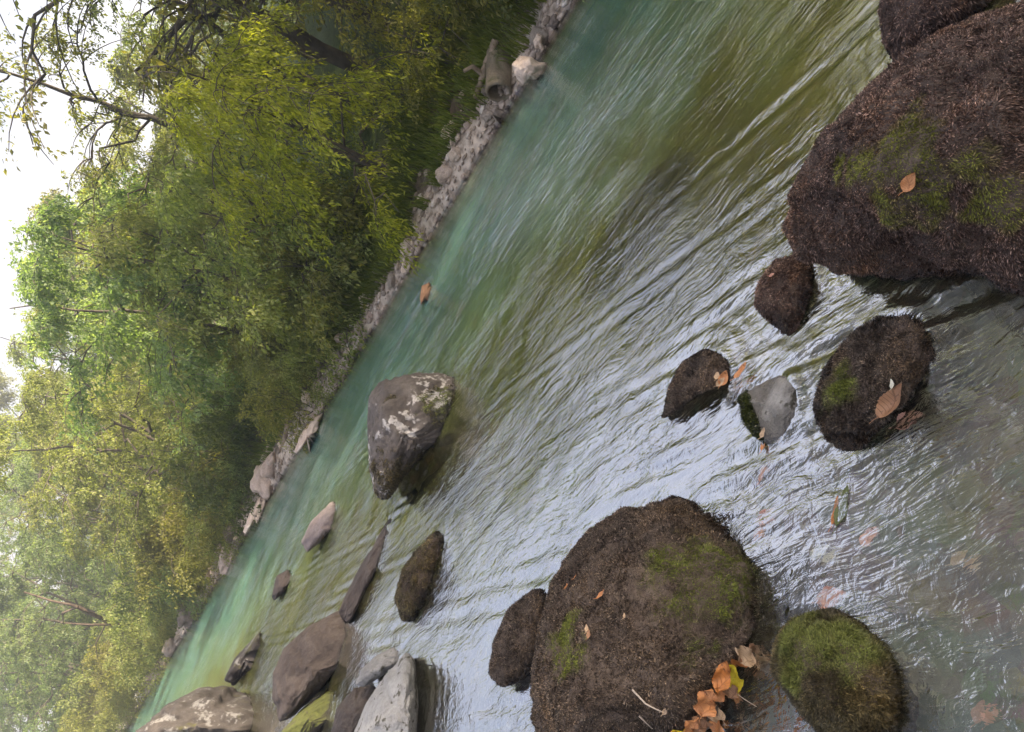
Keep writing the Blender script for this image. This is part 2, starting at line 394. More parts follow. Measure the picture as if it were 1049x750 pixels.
fur(o, v, f, 9000, .02, F_['olive'], seed=9, width=.004, droop=.5, mask=lambda p, fn=pix_patch(v, [(455, 405, .10), (412, 498, .16), (430, 480, .1), (390, 500, .13), (395, 400, .03)], 5): fn(p), patches=pix_patch(v, [(455, 405, .12)], 6))
poly_b5 = [(404, 612), (412, 585), (425, 565), (445, 543), (455, 546), (455, 565), (446, 590), (436, 615), (422, 637), (409, 634)]
o, v, f = rock('boulder', 'narrow dark mossy boulder ringed by white ripples in mid stream', poly_b5, M['brown'], ratio=.75, noise=.05, seed=27)
fur(o, v, f, 22000, .018, F_['olive'], seed=10, width=.0024, droop=.5)
poly_b6 = [(833, 410), (850, 370), (875, 340), (900, 325), (930, 322), (955, 335), (963, 352), (955, 380), (940, 396), (925, 415), (905, 436), (880, 460), (864, 465), (845, 450), (835, 430)]
o, v, f = rock('boulder', 'low dark mossy boulder carrying a curled brown ribbed leaf', poly_b6, M['brown'], ratio=.42, noise=.17, seed=30)
V_B6 = v
fur(o, v, f, 60000, .013, F_['dark'], seed=11, droop=.3, patches=pix_patch(v, [(850, 395, .05)], 4))
poly_b7 = [(772, 312), (779, 287), (794, 266), (815, 262), (834, 275), (827, 310), (815, 346), (795, 337)]
o, v, f = rock('boulder', 'small dark mossy stone under the side of the largest boulder', poly_b7, M['brown'], ratio=.6, noise=.06, seed=33)
V_B7 = v
fur(o, v, f, 26000, .014, F_['brown'], seed=12, droop=.6)
poly_b8 = [(678, 425), (685, 395), (700, 370), (720, 357), (745, 362), (757, 378), (745, 392), (715, 400), (697, 415), (684, 434)]
o, v, f = rock('boulder', 'flat dark stone just breaking the surface beside a cluster of orange leaves', poly_b8, M['brown'], ratio=.3, noise=.05, seed=35)
V_B8 = v
fur(o, v, f, 26000, .010, F_['dark'], seed=13, droop=.3)
poly_b9 = [(757, 408), (772, 395), (798, 384), (822, 388), (818, 420), (802, 450), (785, 456), (771, 445), (760, 426)]
o, v, f = rock('boulder', 'half sunken pale grey stone with a bright green moss edge', poly_b9, M['pale'], ratio=.16, noise=.06, seed=37, boxy=.3)
V_B9 = v
M['greenfur'] = fur_mat('green_moss', (.02, .03, .006), (.06, .08, .014), (.12, .15, .03))
fur(o, v, f, 16000, .016, M['greenfur'], seed=14, droop=.3, zmin=-.03, mask=lambda p: np.clip(1 - np.abs((proj(p)[0] - 762) - (proj(p)[1] - 412) * .36) / 9., 0, 1))
poly_g1 = [(279, 690), (290, 665), (315, 641), (345, 624), (356, 630), (358, 650), (350, 675), (330, 706), (300, 737), (285, 740), (278, 715)]
rock('boulder', 'big smooth dark brown boulder with a water line along one side', poly_g1, M['darkgrey'], ratio=.75, noise=.05, seed=40, boxy=.25)
poly_g2 = [(135, 752), (170, 722), (205, 704), (235, 702), (258, 714), (262, 740), (240, 768), (180, 778), (145, 772)]
rock('boulder', 'grey boulder blotched with white, farthest of the rocks on the near side', poly_g2, M['midgrey'], ratio=.9, noise=.08, seed=42, ridge=.05)
poly_g3 = [(285, 752), (310, 725), (340, 704), (347, 713), (338, 735), (318, 760), (296, 770)]
rock('boulder', 'slanting stone with a yellow green moss back beside the smooth dark boulder', poly_g3, M['mossy'], ratio=.7, noise=.06, seed=44)
poly_g4 = [(338, 752), (345, 725), (362, 705), (385, 697), (392, 712), (376, 745), (355, 768)]
rock('boulder', 'brown stone wedged between the moss-backed stone and the pale speckled one', poly_g4, M['darkgrey'], ratio=.7, noise=.06, seed=46)
poly_p1 = [(363, 701), (370, 685), (385, 672), (405, 660), (413, 668), (407, 681), (390, 694), (373, 705)]
rock('boulder', 'small smooth pale grey stone lying over the speckled pale boulder', poly_p1, M['pale'], ratio=.8, noise=.04, seed=48)
poly_p2 = [(357, 760), (375, 720), (395, 690), (415, 667), (427, 675), (429, 720), (428, 770), (390, 782)]
rock('boulder', 'pale grey boulder with dark round lichen spots at the water edge', poly_p2, M['pale'], ratio=.6, noise=.05, seed=50, boxy=.3)
poly_r1 = [(343, 628), (362, 592), (383, 556), (400, 523), (406, 530), (399, 553), (390, 577), (375, 607), (360, 642)]
rock('rock_ledge', 'long narrow brown ledge with water spilling along its edge', poly_r1, M['darkgrey'], cat='rock ledge', ratio=.3, noise=.05, seed=52)
poly_pk = [(308, 555), (318, 535), (340, 512), (346, 518), (341, 540), (328, 556), (315, 567)]
rock('boulder', 'pinkish pointed stone alone in the green current', poly_pk, M['pink'], ratio=.55, noise=.06, seed=54, sub=5)
poly_d1 = [(278, 612), (283, 590), (295, 583), (301, 590), (292, 606), (281, 616)]
rock('boulder', 'small black stone awash between the pinkish stone and the smooth dark boulder', poly_d1, M['darkgrey'], ratio=.45, noise=.06, seed=56, sub=5)
poly_d2 = [(228, 696), (240, 675), (256, 657), (268, 643), (267, 664), (256, 686), (240, 704)]
rock('boulder', 'jagged low dark stone with pale blotches above the streaked grey boulder', poly_d2, M['midgrey'], ratio=.4, noise=.12, seed=58, sub=5)
poly_o1 = [(430, 306), (432, 293), (440, 289), (443, 295), (438, 306), (431, 313)]
rock('boulder', 'small rusty orange stone poking out of the teal water near the far bank', poly_o1, M['orange'], ratio=.7, noise=.05, seed=60, sub=5)
poly_s1 = [(560, 748), (565, 730), (580, 722), (590, 735), (585, 760), (565, 768)]
# stones lying wholly under the surface
SUNK = []
def sunk(label, px, py, depth, a, b, c, seed, mat=None):
    p = at(px, py, -depth); v, f = ico(5)
    v = v * (1 + fbm(v * 1.4 + seed, 4, seed) * .22)[:, None] * np.array([a, b, c])
    v[:, 2] *= c / v[:, 2].max(); SUNK.append((p, a, b, c, depth))
    an = math.atan2(D[1], D[0]); R_ = np.array([[cos(an), -sin(an), 0], [sin(an), cos(an), 0], [0, 0, 1]])
    o = obj('sunken_boulder', mesh('sunken_boulder', v @ R_.T, f), mat or M['under'], loc=(p[0], p[1], -depth - c)); tag(o, label, 'boulder')
sunk('dark brown boulder lying under the olive water in mid channel', 652, 238, .018, .48, .30, .22, 61, M['under'])
sunk('drowned brown slab trailing downstream of the lichen patched boulder', 445, 490, .08, .5, .2, .14, 62, M['darkgrey'])
sunk('drowned stone beside the flat dark stone with orange leaves', 700, 450, .06, .22, .07, .10, 63, M['brown'])
sunk('sunken tan rock under the ripples upstream of the flat dark stone', 690, 300, .10, .3, .16, .12, 64)

# ------------------------------------------------------------------ water
ws = axis(-60, -1.2, 7.5, 150, .022, 1.035); wn = np.concatenate([np.arange(-2.6, -.8, .08), np.arange(-.8, 4.2, .022), np.arange(4.2, 6.9, .045)])
WS, WN = np.meshgrid(ws, wn, indexing='ij')
def wave(s, n):
    calm = np.clip((n - .3) / 1.2, .25, 1)
    w = n2(s * .55, n * 2.3, 101) * .010 + n2(s * 1.3 + .4 * n, n * 4.6, 102) * .0065
    w = w + n2(s * 2.6 + 1.2 * n, n * 8.5 - .8 * s, 103) * .0032
    w = w + n2(s * 7 + n * 2, n * 13, 104) * .0012
    return w * calm * np.where(n > 4.4, .8, 1)
WZ = wave(WS, WN) * .65
WXY = np.stack([WN * N[0] + WS * D[0], WN * N[1] + WS * D[1]], -1)
for (base, a, b, rt, fw) in ROCKS:
    dx = WXY[..., 0] - base[0]; dy = WXY[..., 1] - base[1]
    e = np.sqrt(((dx * rt[0] + dy * rt[1]) / a) ** 2 + ((dx * fw[0] + dy * fw[1]) / b) ** 2)
    sz = math.sqrt(a * b); dist = (e - 1) * sz
    up = -(dx * D[0] + dy * D[1]) / (np.hypot(dx, dy) + 1e-6)            # 1 on the upstream side
    ring = np.exp(-np.abs(dist) / .10) * (e < 3.2) * np.where(e > .8, 1, 0)
    WZ = WZ + ring * (np.cos(dist * 95) * .005 * (.4 + .6 * np.clip(up, 0, 1)) + np.clip(up, 0, 1) ** 2 * .014)
    lat = -(dx * D[1] - dy * D[0]); al = dx * D[0] + dy * D[1]
    wake = np.exp(-al / (sz * 5)) * (al > 0) * np.exp(-((np.abs(lat) - sz * .8 - al * .22) / (.05 + .12 * sz)) ** 2)
    WZ = WZ + wake * .008 * np.cos(lat * 60 + al * 14)
WV = np.stack([WXY[..., 0], WXY[..., 1], WZ], -1).reshape(-1, 3)
wme = mesh('water', WV, grid_faces(len(ws), len(wn)))
dep = np.clip(-bed_z(WS, WN), 0, 3).astype(np.float32).ravel()
a_ = wme.attributes.new('depth', 'FLOAT', 'POINT'); a_.data.foreach_set('value', dep)
dcl = dep.reshape(WS.shape).copy()                                         # water standing over the drowned boulders is shallower
for p, a, b, c, depth in SUNK:
    dx = WXY[..., 0] - p[0]; dy = WXY[..., 1] - p[1]
    e2 = ((dx * D[0] + dy * D[1]) / a) ** 2 + ((-dx * D[1] + dy * D[0]) / b) ** 2
    dcl = np.where(e2 < 1, np.minimum(dcl, depth + c - c * np.sqrt(np.clip(1 - e2, 0, 1))), dcl)
a_ = wme.attributes.new('clear_depth', 'FLOAT', 'POINT'); a_.data.foreach_set('value', dcl.astype(np.float32).ravel())
k = NT('river_water'); pos = k.n('NewGeometry').outputs['Position']
mp = k.n('Mapping', vector_type='POINT'); k.set(mp.inputs[0], pos); mp.inputs['Rotation'].default_value = (0, 0, -math.atan2(D[1], D[0]))
wn1 = k.n('TexNoise', i_Vector=mp.outputs[0], i_Scale=2.6, i_Detail=2.).outputs['Color']
wv = k.n('VectorMath', operation='MULTIPLY_ADD'); k.set(wv.inputs[0], wn1); wv.inputs[1].default_value = (.30, .16, 0); k.set(wv.inputs[2], mp.outputs[0])
fl = wv.outputs[0]                                                        # x runs with the current
def stretch(sx, sy):
    m_ = k.n('Mapping'); k.set(m_.inputs[0], fl); m_.inputs['Scale'].default_value = (sx, sy, 1); return m_.outputs[0]
r1 = k.noise(stretch(2.0, 10.), 1.0, 3, .55, .6); r2 = k.noise(stretch(7., 26.), 1.0, 3, .6, .8); r3 = k.noise(stretch(26., 70.), 1.0, 2, .5, .4)
r4 = k.n('TexNoise', i_Vector=mp.outputs[0], i_Scale=15., i_Detail=3., i_Roughness=.6, i_Distortion=1.6).outputs['Fac']
r1 = k.math('ADD', r1, k.math('MULTIPLY', r4, k.mapr(k.n('Attribute', attribute_name='depth').outputs['Fac'],   .10, .22, .5, .08)))
h = k.math('ADD', k.math('MULTIPLY', r1, .7), k.math('ADD', k.math('MULTIPLY', r2, .45), k.math('MULTIPLY', r3, .16)))
dp = k.n('Attribute', attribute_name='depth').outputs['Fac']
pat = k.mapr(k.noise(stretch(.6, 1.2), 1.0, 3, .6), .36, .62, .4, 1.15)
nrm = k.bump(h, k.math('MULTIPLY', pat, k.ramp(dp, [(.12, .62), (.25, .5), (.5, .85)])), .03)
dc = k.n('Attribute', attribute_name='clear_depth').outputs['Fac']
murk = k.math('SUBTRACT', 1.0, k.math('POWER', 2.718, k.math('MULTIPLY', k.math('MULTIPLY', dc, dc), -7.0)), True)
mcol = k.ramp(dp, [(.10, (.15, .145, .10)), (.20, (.12, .112, .035)), (.32, (.115, .125, .035)), (.42, (.10, .16, .08)), (.58, (.085, .20, .16))])
refr = k.n('BsdfRefraction', i_Color=(.95, .97, .93), i_Roughness=0.0, i_IOR=1.33, i_Normal=nrm)
clear = k.n('BsdfTransparent', i_Color=(.92, .94, .88))
mxa = k.n('MixShader', i_0=.55); k.t.links.new(clear.outputs[0], mxa.inputs[1]); k.t.links.new(refr.outputs[0], mxa.inputs[2])
dif = k.n('BsdfDiffuse', i_Color=mcol)
mxb = k.n('MixShader', i_0=murk); k.t.links.new(mxa.outputs[0], mxb.inputs[1]); k.t.links.new(dif.outputs[0], mxb.inputs[2])
gl = k.n('BsdfGlossy', i_Color=(1, 1, 1), i_Roughness=k.mapr(dp, .2, .5, .03, .045), i_Normal=nrm)
fr = k.n('Fresnel', i_IOR=1.33, i_Normal=nrm)
mxc = k.n('MixShader'); k.t.links.new(k.math('MINIMUM', k.math('MULTIPLY', fr.outputs[0], k.ramp(dp, [(.12, .95), (.22, .42), (.36, .36), (.5, .62)])), .6), mxc.inputs[0]); k.t.links.new(mxb.outputs[0], mxc.inputs[1]); k.t.links.new(gl.outputs[0], mxc.inputs[2])
tag(obj('water', wme, k.done(mxc.outputs[0])), kind='structure')

# ------------------------------------------------------------------ pebbles on the bed (uncountable)
def stones_mass(count, seed, place, smin, smax, sub=2):
    r = np.random.default_rng(seed); v0, f0 = ico(sub); V, Fc = [], []
    kinds = [v0 * (1 + fbm(v0 * 1.3 + q * 5, 3, q) * .3)[:, None] * np.array([1, .8, .5]) for q in range(8)]
    for i in range(count):
        s_, n_ = place(r); sz = smin + (smax - smin) * r.random() ** 2.2; a = r.random() * 2 * pi
        R_ = np.array([[cos(a), -sin(a), 0], [sin(a), cos(a), 0], [0, 0, 1]])
        zz = float(bed_z(np.array([s_]), np.array([n_]))[0])
        V.append((kinds[i % 8] * sz) @ R_.T + P(s_, n_, zz + sz * .12)); Fc.append(f0 + len(v0) * i)
    return np.concatenate(V), np.concatenate(Fc)
def pl(r):
    return (r.random() ** 1.6 * 11 - 1, -.7 + r.random() * 4.6)
v, f = stones_mass(1500, 5, pl, .015, .075)
k = NT('bed_pebbles'); g = k.n('NewGeometry')
col = k.ramp(g.outputs['Random Per Island'], [(0, (.10, .09, .05)), (.4, (.2, .18, .12)), (.75, (.32, .3, .24)), (1, (.5, .46, .4))])
pm = k.done(k.bsdf(k.mix(.5, col, k.mix(1., col, k.ramp(k.noise(g.outputs['Position'], 60, 4), [(.3, (.3, .3, .25)), (.7, (1, 1, 1))]), 'MULTIPLY')), .7))
tag(obj('riverbed_pebbles', mesh('riverbed_pebbles', v, f), pm), 'pebbles covering the river bed under the clear shallows', 'pebbles', kind='stuff')

# ------------------------------------------------------------------ bank stones, each its own object
protos = []
for q in range(9):
    v, f = ico(4); v = v * (np.abs(v) ** 4).sum(1)[:, None] ** (-.12)
    v = v * (1 + fbm(v * 1.2 + q * 3.7, 4, q + 200) * .28)[:, None] * np.array([1, .78, .62])
    protos.append(mesh('bank_stone', v, f))
v, f = stones_mass(2600, 15, lambda r: (1.2 + 30 * r.random() ** 1.8, NB - .05 + abs(r.normal(0, .22))), .015, .06)
k = NT('bank_gravel'); g = k.n('NewGeometry')
col = k.ramp(g.outputs['Random Per Island'], [(0, (.22, .17, .13)), (.4, (.40, .32, .255)), (.75, (.58, .47, .39)), (1, (.75, .67, .6))])
bg_ = k.done(k.bsdf(k.mix(.6, col, k.mix(1., col, k.ramp(k.noise(g.outputs['Position'], 45, 4), [(.3, (.25, .24, .22)), (.7, (1, 1, 1))]), 'MULTIPLY')), .8))
tag(obj('bank_gravel', mesh('bank_gravel', v, f), bg_), 'loose gravel between the stones along the foot of the far bank', 'gravel', kind='stuff')
r = np.random.default_rng(31)
BANKLAB = 'pale rounded stone in the rubble strip along the foot of the far bank'
def put_stone(s_, n_, sz, me, mat, label, group, dz=.25, name='bank_stone'):
    if 3.5 < s_ < 5.2 and 6.62 > n_ > 6.3 and sz > .06: sz = .045
    zz = max(float(bed_z(np.array([s_]), np.array([n_]))[0]), -.04)
    o = bpy.data.objects.new(name, me); COL.objects.link(o); o.location = P(s_, n_, zz + sz * dz)
    o.scale = (sz * r.uniform(.8, 1.2), sz * r.uniform(.8, 1.2), sz * r.uniform(.8, 1.2)); o.rotation_euler = (r.uniform(-.5, .5), r.uniform(-.5, .5), r.uniform(0, 6.3))
    if not me.materials: me.materials.append(mat)
    o.material_slots[0].link = 'OBJECT'; o.material_slots[0].material = mat
    return tag(o, label, 'stone', group)
for i in range(340):
    s_ = 1.7 + 30 * r.random() ** 1.75
    den = float(n2(np.array([s_ * .9]), np.array([3.1]), 55, 2)[0]); wide = .14 + .20 * max(0, den + .25) + (.07 if 6.8 < s_ < 12.5 else 0)
    if (den < -.2 and r.random() < .7) or (s_ > 14 and r.random() < .35): continue
    n_ = NB - .05 + abs(r.normal(0, wide)); n_ = min(n_, NB + .8)
    sz = min(.03 * math.exp(r.normal(.2, .75)), .19) * (1 + .035 * s_)
    put_stone(s_, n_, sz, protos[i % 9], M['bank'] if r.random() < .68 else M['bankgrey'], BANKLAB, 'stones along the foot of the far bank')
def bank_sn(px, py): p = at(px, py, 0.1); return SN(p)

# ------------------------------------------------------------------ trees
def bez(p0, p1, p2, m):
    t = np.linspace(0, 1, m)[:, None]; return (1 - t) ** 2 * p0 + 2 * t * (1 - t) * p1 + t * t * p2
def tree_mesh(seed, h, rad, base=.1, limbs=12, sec=7, twig=5, per=16, leaf=.07, droop=.5, asp=.5, lean=(0, 0), open_=1.0, trunk_r=None, stems=1):
    r = np.random.default_rng(seed); wood = []; tw0, tw1 = [], []
    tr = trunk_r or h * .016
    for st in range(stems):
        off = np.array([r.normal(0, .12), r.normal(0, .12), 0]) * (stems > 1)
        top = np.array([lean[0] + r.normal(0, .06) * h + off[0] * 6, lean[1] + r.normal(0, .06) * h + off[1] * 6, h * .93])
        midp = np.array([lean[0] * .2 + r.normal(0, .05) * h, lean[1] * .2 + r.normal(0, .05) * h, h * .5])
        tk = bez(off + np.array([0, 0, -.3]), midp, top, 14)
        tk[1:-1] += r.normal(0, .012 * h, (12, 3)) * .5
        wood.append((tk, tr / math.sqrt(stems) * np.linspace(1.15, .18, 14)))
        for i in range(max(3, limbs // stems)):
            t = base + (1 - base) * ((i + r.random()) / (limbs // stems)) ** .9; t = min(t, .98)
            p0 = tk[int(t * 13)]
            az = i * 2.4 + r.normal(0, .5) + st
            prof = math.sin(pi * min(1, (.22 + .78 * (t - base) / (1 - base)) ** .85)) ** .6 * .85 + .2
            L = rad * prof * r.uniform(.75, 1.15)
            up = r.uniform(.15, .75)
            dr = np.array([cos(az), sin(az), 0])
            e = p0 + dr * L + np.array([0, 0, L * up * .6]); e[2] -= droop * L * .45
            m_ = p0 + dr * L * .5 + np.array([0, 0, L * up * .75])
            lb = bez(p0, m_, e, 9); lb[1:] += r.normal(0, .03 * L, (8, 3))
            wood.append((lb, tr * .42 * (1 - .55 * t) * np.linspace(1, .22, 9)))
            for j in range(sec):
                q = .22 + .78 * (j + r.random()) / sec; q = min(q, .99); s0 = lb[int(q * 8)]
                a2 = az + r.choice([-1, 1]) * r.uniform(.35, 1.3)
                L2 = L * (.55 - .28 * q) * r.uniform(.7, 1.3) + .12
                d2 = np.array([cos(a2), sin(a2), r.uniform(-.35, .55) - droop * .25]); d2 /= np.linalg.norm(d2)
                s1 = s0 + d2 * L2 * .5 + np.array([0, 0, L2 * .12]); s2 = s0 + d2 * L2 + np.array([0, 0, -droop * L2 * .5])
                sb = bez(s0, s1, s2, 6)
                wood.append((sb, tr * .13 * np.linspace(1, .3, 6)))
                for w in range(twig):
                    a = sb[int(r.uniform(.15, 1) * 5)]; d3 = d2 * .7 + r.normal(0, .55, 3); d3[2] -= droop * .45
                    d3 /= np.linalg.norm(d3); tw0.append(a); tw1.append(a + d3 * (.13 + .26 * r.random()) * (.6 + .4 * rad / 2))
    tw0 = np.array(tw0); tw1 = np.array(tw1); nt = len(tw0)
    keep = r.random(nt) < open_; tw0, tw1 = tw0[keep], tw1[keep]; nt = len(tw0)
    idx = np.repeat(np.arange(nt), per); cnt = len(idx)
    t = r.random(cnt); ax = (tw1 - tw0)[idx]
    p = tw0[idx] + ax * (t ** .7)[:, None] * 1.05 + r.normal(0, .028, (cnt, 3)) * (.7 + leaf * 8)
    p[:, 2] -= droop * .10 * t ** 2
    axn = ax / (np.linalg.norm(ax, axis=1)[:, None] + 1e-9)
    dr = axn * .55 + r.normal(0, .55, (cnt, 3)) + np.array([0, 0, -.35 - .4 * droop]); dr /= np.linalg.norm(dr, axis=1)[:, None]
    nn = np.array([0, 0, 1.]) + r.normal(0, .45, (cnt, 3)); sd = np.cross(dr, nn); sd /= np.linalg.norm(sd, axis=1)[:, None] + 1e-9
    nn = np.cross(sd, dr)
    L = leaf * (.6 + .75 * r.random(cnt)); W = L * asp * .5
    V = np.stack([p, p + dr * (L * .45)[:, None] + sd * W[:, None] + nn * (W * .35)[:, None], p + dr * L[:, None], p + dr * (L * .45)[:, None] - sd * W[:, None] + nn * (W * .35)[:, None]], 1)
    Fq = np.arange(cnt * 4).reshape(-1, 4)
    wv, wf = tubes(wood, 6)
    return mesh('trunk', wv, wf), mesh('crown', V, Fq, False)

LM = {}
LM['olive'] = leaf_mat('olive_leaves', (.11, .12, .03), (.20, .205, .055), (.31, .29, .09), .55)
LM['yellow'] = leaf_mat('yellow_green_leaves', (.15, .175, .014), (.26, .29, .03), (.40, .39, .06), .55)
LM['light'] = leaf_mat('light_green_leaves', (.115, .15, .045), (.21, .24, .075), (.33, .33, .12), .5)
LM['blue'] = leaf_mat('cool_green_leaves', (.10, .15, .06), (.18, .24, .11), (.28, .32, .16), .55)
LM['dark'] = leaf_mat('dark_green_leaves', (.04, .065, .02), (.085, .115, .035), (.15, .175, .05), .5)
LM['tan'] = leaf_mat('tan_autumn_leaves', (.12, .10, .05), (.20, .15, .08), (.28, .22, .12), .45)
BK = bark_mat('grey_brown_bark', (.045, .035, .025), (.13, .11, .085))
def plant(name, label, cat, s_, n_, meshes, lm, rz=0., sc=1., group=None, dz=0.):
    zz = float(bed_z(np.array([s_]), np.array([n_]))[0]) + dz
    e = bpy.data.objects.new(name, None); COL.objects.link(e); e.location = P(s_, n_, zz); e.rotation_euler = (0, 0, rz); e.scale = (sc,) * 3
    tag(e, label, cat, group)
    for nm, me, mt in (('trunk', meshes[0], BK), ('crown', meshes[1], lm)):
        o = bpy.data.objects.new(nm, me); COL.objects.link(o); o.parent = e
        if not me.materials: me.materials.append(mt)
        o.material_slots[0].link = 'OBJECT'; o.material_slots[0].material = mt
    return e
T = {}
T['tall'] = tree_mesh(1, 9.5, 3.6, base=.12, limbs=20, sec=9, twig=6, per=17, leaf=.085, droop=.35, asp=.62, open_=.85, lean=(-.5, -.6))
T['round'] = tree_mesh(2, 5.0, 2.3, base=.06, limbs=22, sec=10, twig=7, per=21, leaf=.085, droop=.75, asp=.5, stems=2)
T['wide'] = tree_mesh(3, 5.6, 2.8, base=.08, limbs=24, sec=10, twig=7, per=23, leaf=.075, droop=.7, asp=.5, stems=3)
T['bush'] = tree_mesh(4, 2.8, 1.5, base=.03, limbs=18, sec=8, twig=6, per=20, leaf=.06, droop=1.0, asp=.45, stems=3)
T['willow'] = tree_mesh(5, 3.0, 1.6, base=.05, limbs=20, sec=8, twig=6, per=20, leaf=.065, droop=1.3, asp=.35, stems=2)
T['airy'] = tree_mesh(6, 6.0, 2.2, base=.2, limbs=16, sec=8, twig=5, per=15, leaf=.07, droop=.4, asp=.5, open_=.7)
T['shrub'] = tree_mesh(7, 1.1, .75, base=.02, limbs=14, sec=6, twig=5, per=16, leaf=.05, droop=.9, asp=.5, stems=3)
TREES = [
 ('tall', 'tall olive tree with open branches against the white sky, its trunk behind the pipe', 1.3, 9.6, 0.3, 1.05, 'olive'),
 ('tall', 'tall backlit tree leaning over the bank beside the open branched olive tree', -3.0, 9.4, 2.1, 1.1, 'olive'),
 ('tall', 'tall airy tree arching out between the open branched olive tree and the tan one', 3.4, 10.6, 5.2, .8, 'olive'),
 ('tall', 'tall thin crowned tree behind the yellow green willow', 4.6, 12.6, 4.0, .78, 'olive'),
 ('willow', 'bright yellow green willow bush hanging over the bank', 5.9, 7.6, 0.5, .95, 'yellow'),
 ('bush', 'olive green bush just above the concrete pipe', 3.6, 8.6, 1.5, .95, 'olive'),
 ('willow', 'olive yellow bush beside the log above the pipe', 1.9, 8.0, 3.0, .8, 'yellow'),
 ('airy', 'tan autumn coloured tree set back behind the yellow green willow', 6.2, 12.0, 1.0, .72, 'tan'),
 ('tall', 'tall olive tree rising between the thin topped airy tree and the open branched one', 4.4, 9.3, 1.9, .76, 'light'),
 ('airy', 'open feathery tree towering behind the thin topped airy tree', 6.6, 10.6, 2.9, 1.32, 'olive'),
 ('airy', 'feathery light green tree whose sparse top fringes the bright gap of sky', 9.2, 10.8, .7, .86, 'light'),
 ('airy', 'light airy tree whose thin top branches reach across the white sky', 5.6, 9.9, 4.0, 1.15, 'olive'),
 ('airy', 'slender light tree with a long leaning trunk seen against the sky', 7.6, 11.2, 2.5, .8, 'light'),
 ('bush', 'light green bush drooping over the pale rubble below the leaning trunk', 8.0, 7.9, 2.2, 1.0, 'light'),
 ('bush', 'yellowish light bush between the willow and the round cool green tree', 9.6, 8.4, 4.2, 1.15, 'light'),
 ('round', 'round cool green tree spreading over the dark hollow with the fallen root', 11.4, 9.0, 0.2, .92, 'blue'),
 ('round', 'second cool green crown right behind the round spreading tree', 13.8, 11.2, 2.2, .9, 'blue'),
 ('wide', 'wide yellow green tree shading the brown undercut bank', 17.2, 9.2, 1.2, .86, 'light'),
 ('round', 'dense light green tree past the brown undercut bank', 21.5, 10.6, 3.3, 1.0, 'light'),
 ('wide', 'large blue green tree behind the bare forked branches', 27.5, 11.6, 2.4, 1.05, 'blue'),
 ('round', 'blue green tree over the strip of bright grass', 32.0, 9.8, 4.4, 1.1, 'blue'),
 ('wide', 'far blue green tree near the white stone', 39.0, 10.0, 5.2, 1.2, 'blue'),
 ('wide', 'farthest tree along the bank at the river bend', 50.0, 9.5, 0.9, 1.5, 'blue'),
 ('tall', 'tall far tree rising behind the bright grass strip', 36.0, 16.5, 3.4, .75, 'blue'),
]
for kind, lab, s_, n_, rz, sc, lm in TREES:
    plant('tree' if kind in ('tall', 'round', 'wide', 'airy') else 'bush', lab, 'tree' if kind in ('tall', 'round', 'wide', 'airy') else 'bush', s_, n_, T[kind], LM[lm], rz, sc)
T['high'] = tree_mesh(8, 14.0, 4.2, base=.22, limbs=34, sec=11, twig=7, per=16, leaf=.11, droop=.4, asp=.6, trunk_r=.2)  # lofty trees added out of view to shade the foreground and block sun glint
for lab, s_, n_, rz, sc in [('lofty broad shade tree added unseen at the near end of the bank, first of the lofty ones', -5.8, 9.4, .4, 1.05), ('last lofty shade tree added unseen down the near end of the bank', -9.4, 9.0, 2.0, 1.15),
                            ('lofty shade tree added unseen farthest down the near end of the far bank', -13.4, 9.0, 3.9, 1.25), ('lofty shade tree added unseen between the farthest and the last one down the bank', -18, 9.4, 5.0, 1.35)]:
    plant('tree', lab, 'tree', s_, n_, T['high'], LM['olive'], rz, sc)
BACK = [(0, 24, 2.0), (4, 25, 2.0), (8.5, 26, 2.0), (-5, 22, 1.7), (4.2, 13.2, .95), (6.8, 18.5, 1.2), (1.5, 18, 1.2), (38, 20, 1.5), (48, 22, 1.8), (29, 21, 1.35), (65, 18, 2.0), (23, 20, 1.2), (9.5, 14.5, .8), (12.5, 14.8, .85), (16.5, 15, .9), (20.5, 15.5, .95), (25.5, 16, 1.05), (31, 17, 1.1), (44, 15, 1.4), (57, 14, 1.6), (2.5, 14.5, .9), (-1, 14, 1.1), (-5, 13, 1.3), (5, 16.5, .9)]
for i, (s_, n_, sc) in enumerate(BACK):
    plant('tree', 'green tree in the second row of the wood behind the bank', 'tree', s_, n_, T[('wide', 'round')[i % 2]], LM[('blue', 'light', 'olive')[i % 3]], i * 1.7, sc, 'trees in the second row of the wood')
r = np.random.default_rng(77)
for i in range(64):
    s_ = 1.0 + 36 * r.random() ** 1.4; n_ = NB + .35 + 1.7 * r.random() ** 1.3
    if 2.9 < s_ < 6.6 and n_ < 7.9: continue
    if 6.6 < s_ < 13 and n_ < 7.15: continue
    plant('shrub', 'low leafy shrub in the undergrowth below the far bank trees', 'shrub', s_, n_, T['shrub'], LM[('olive', 'light', 'olive', 'dark', 'light')[i % 5]], r.uniform(0, 6.3), r.uniform(.7, 1.25) * (1 + s_ * .015), 'undergrowth shrubs on the far bank', -.05)

for i in range(14):
    s_ = (8.9, 9.8, 13.2, 14.6, 15.9, 17.8, 19.2, 21.6, 23.5, 26.2, 29, 2.1, 1.4, 33)[i]
    plant('shrub', 'leafy shrub hanging over the waterline of the far bank', 'shrub', s_, NB + .25 + .3 * r.random(), T['shrub'], LM[('light', 'olive', 'blue')[i % 3]], r.uniform(0, 6.3), r.uniform(.5, .8) * (1 + s_ * .015), 'shrubs hanging over the waterline', .02)

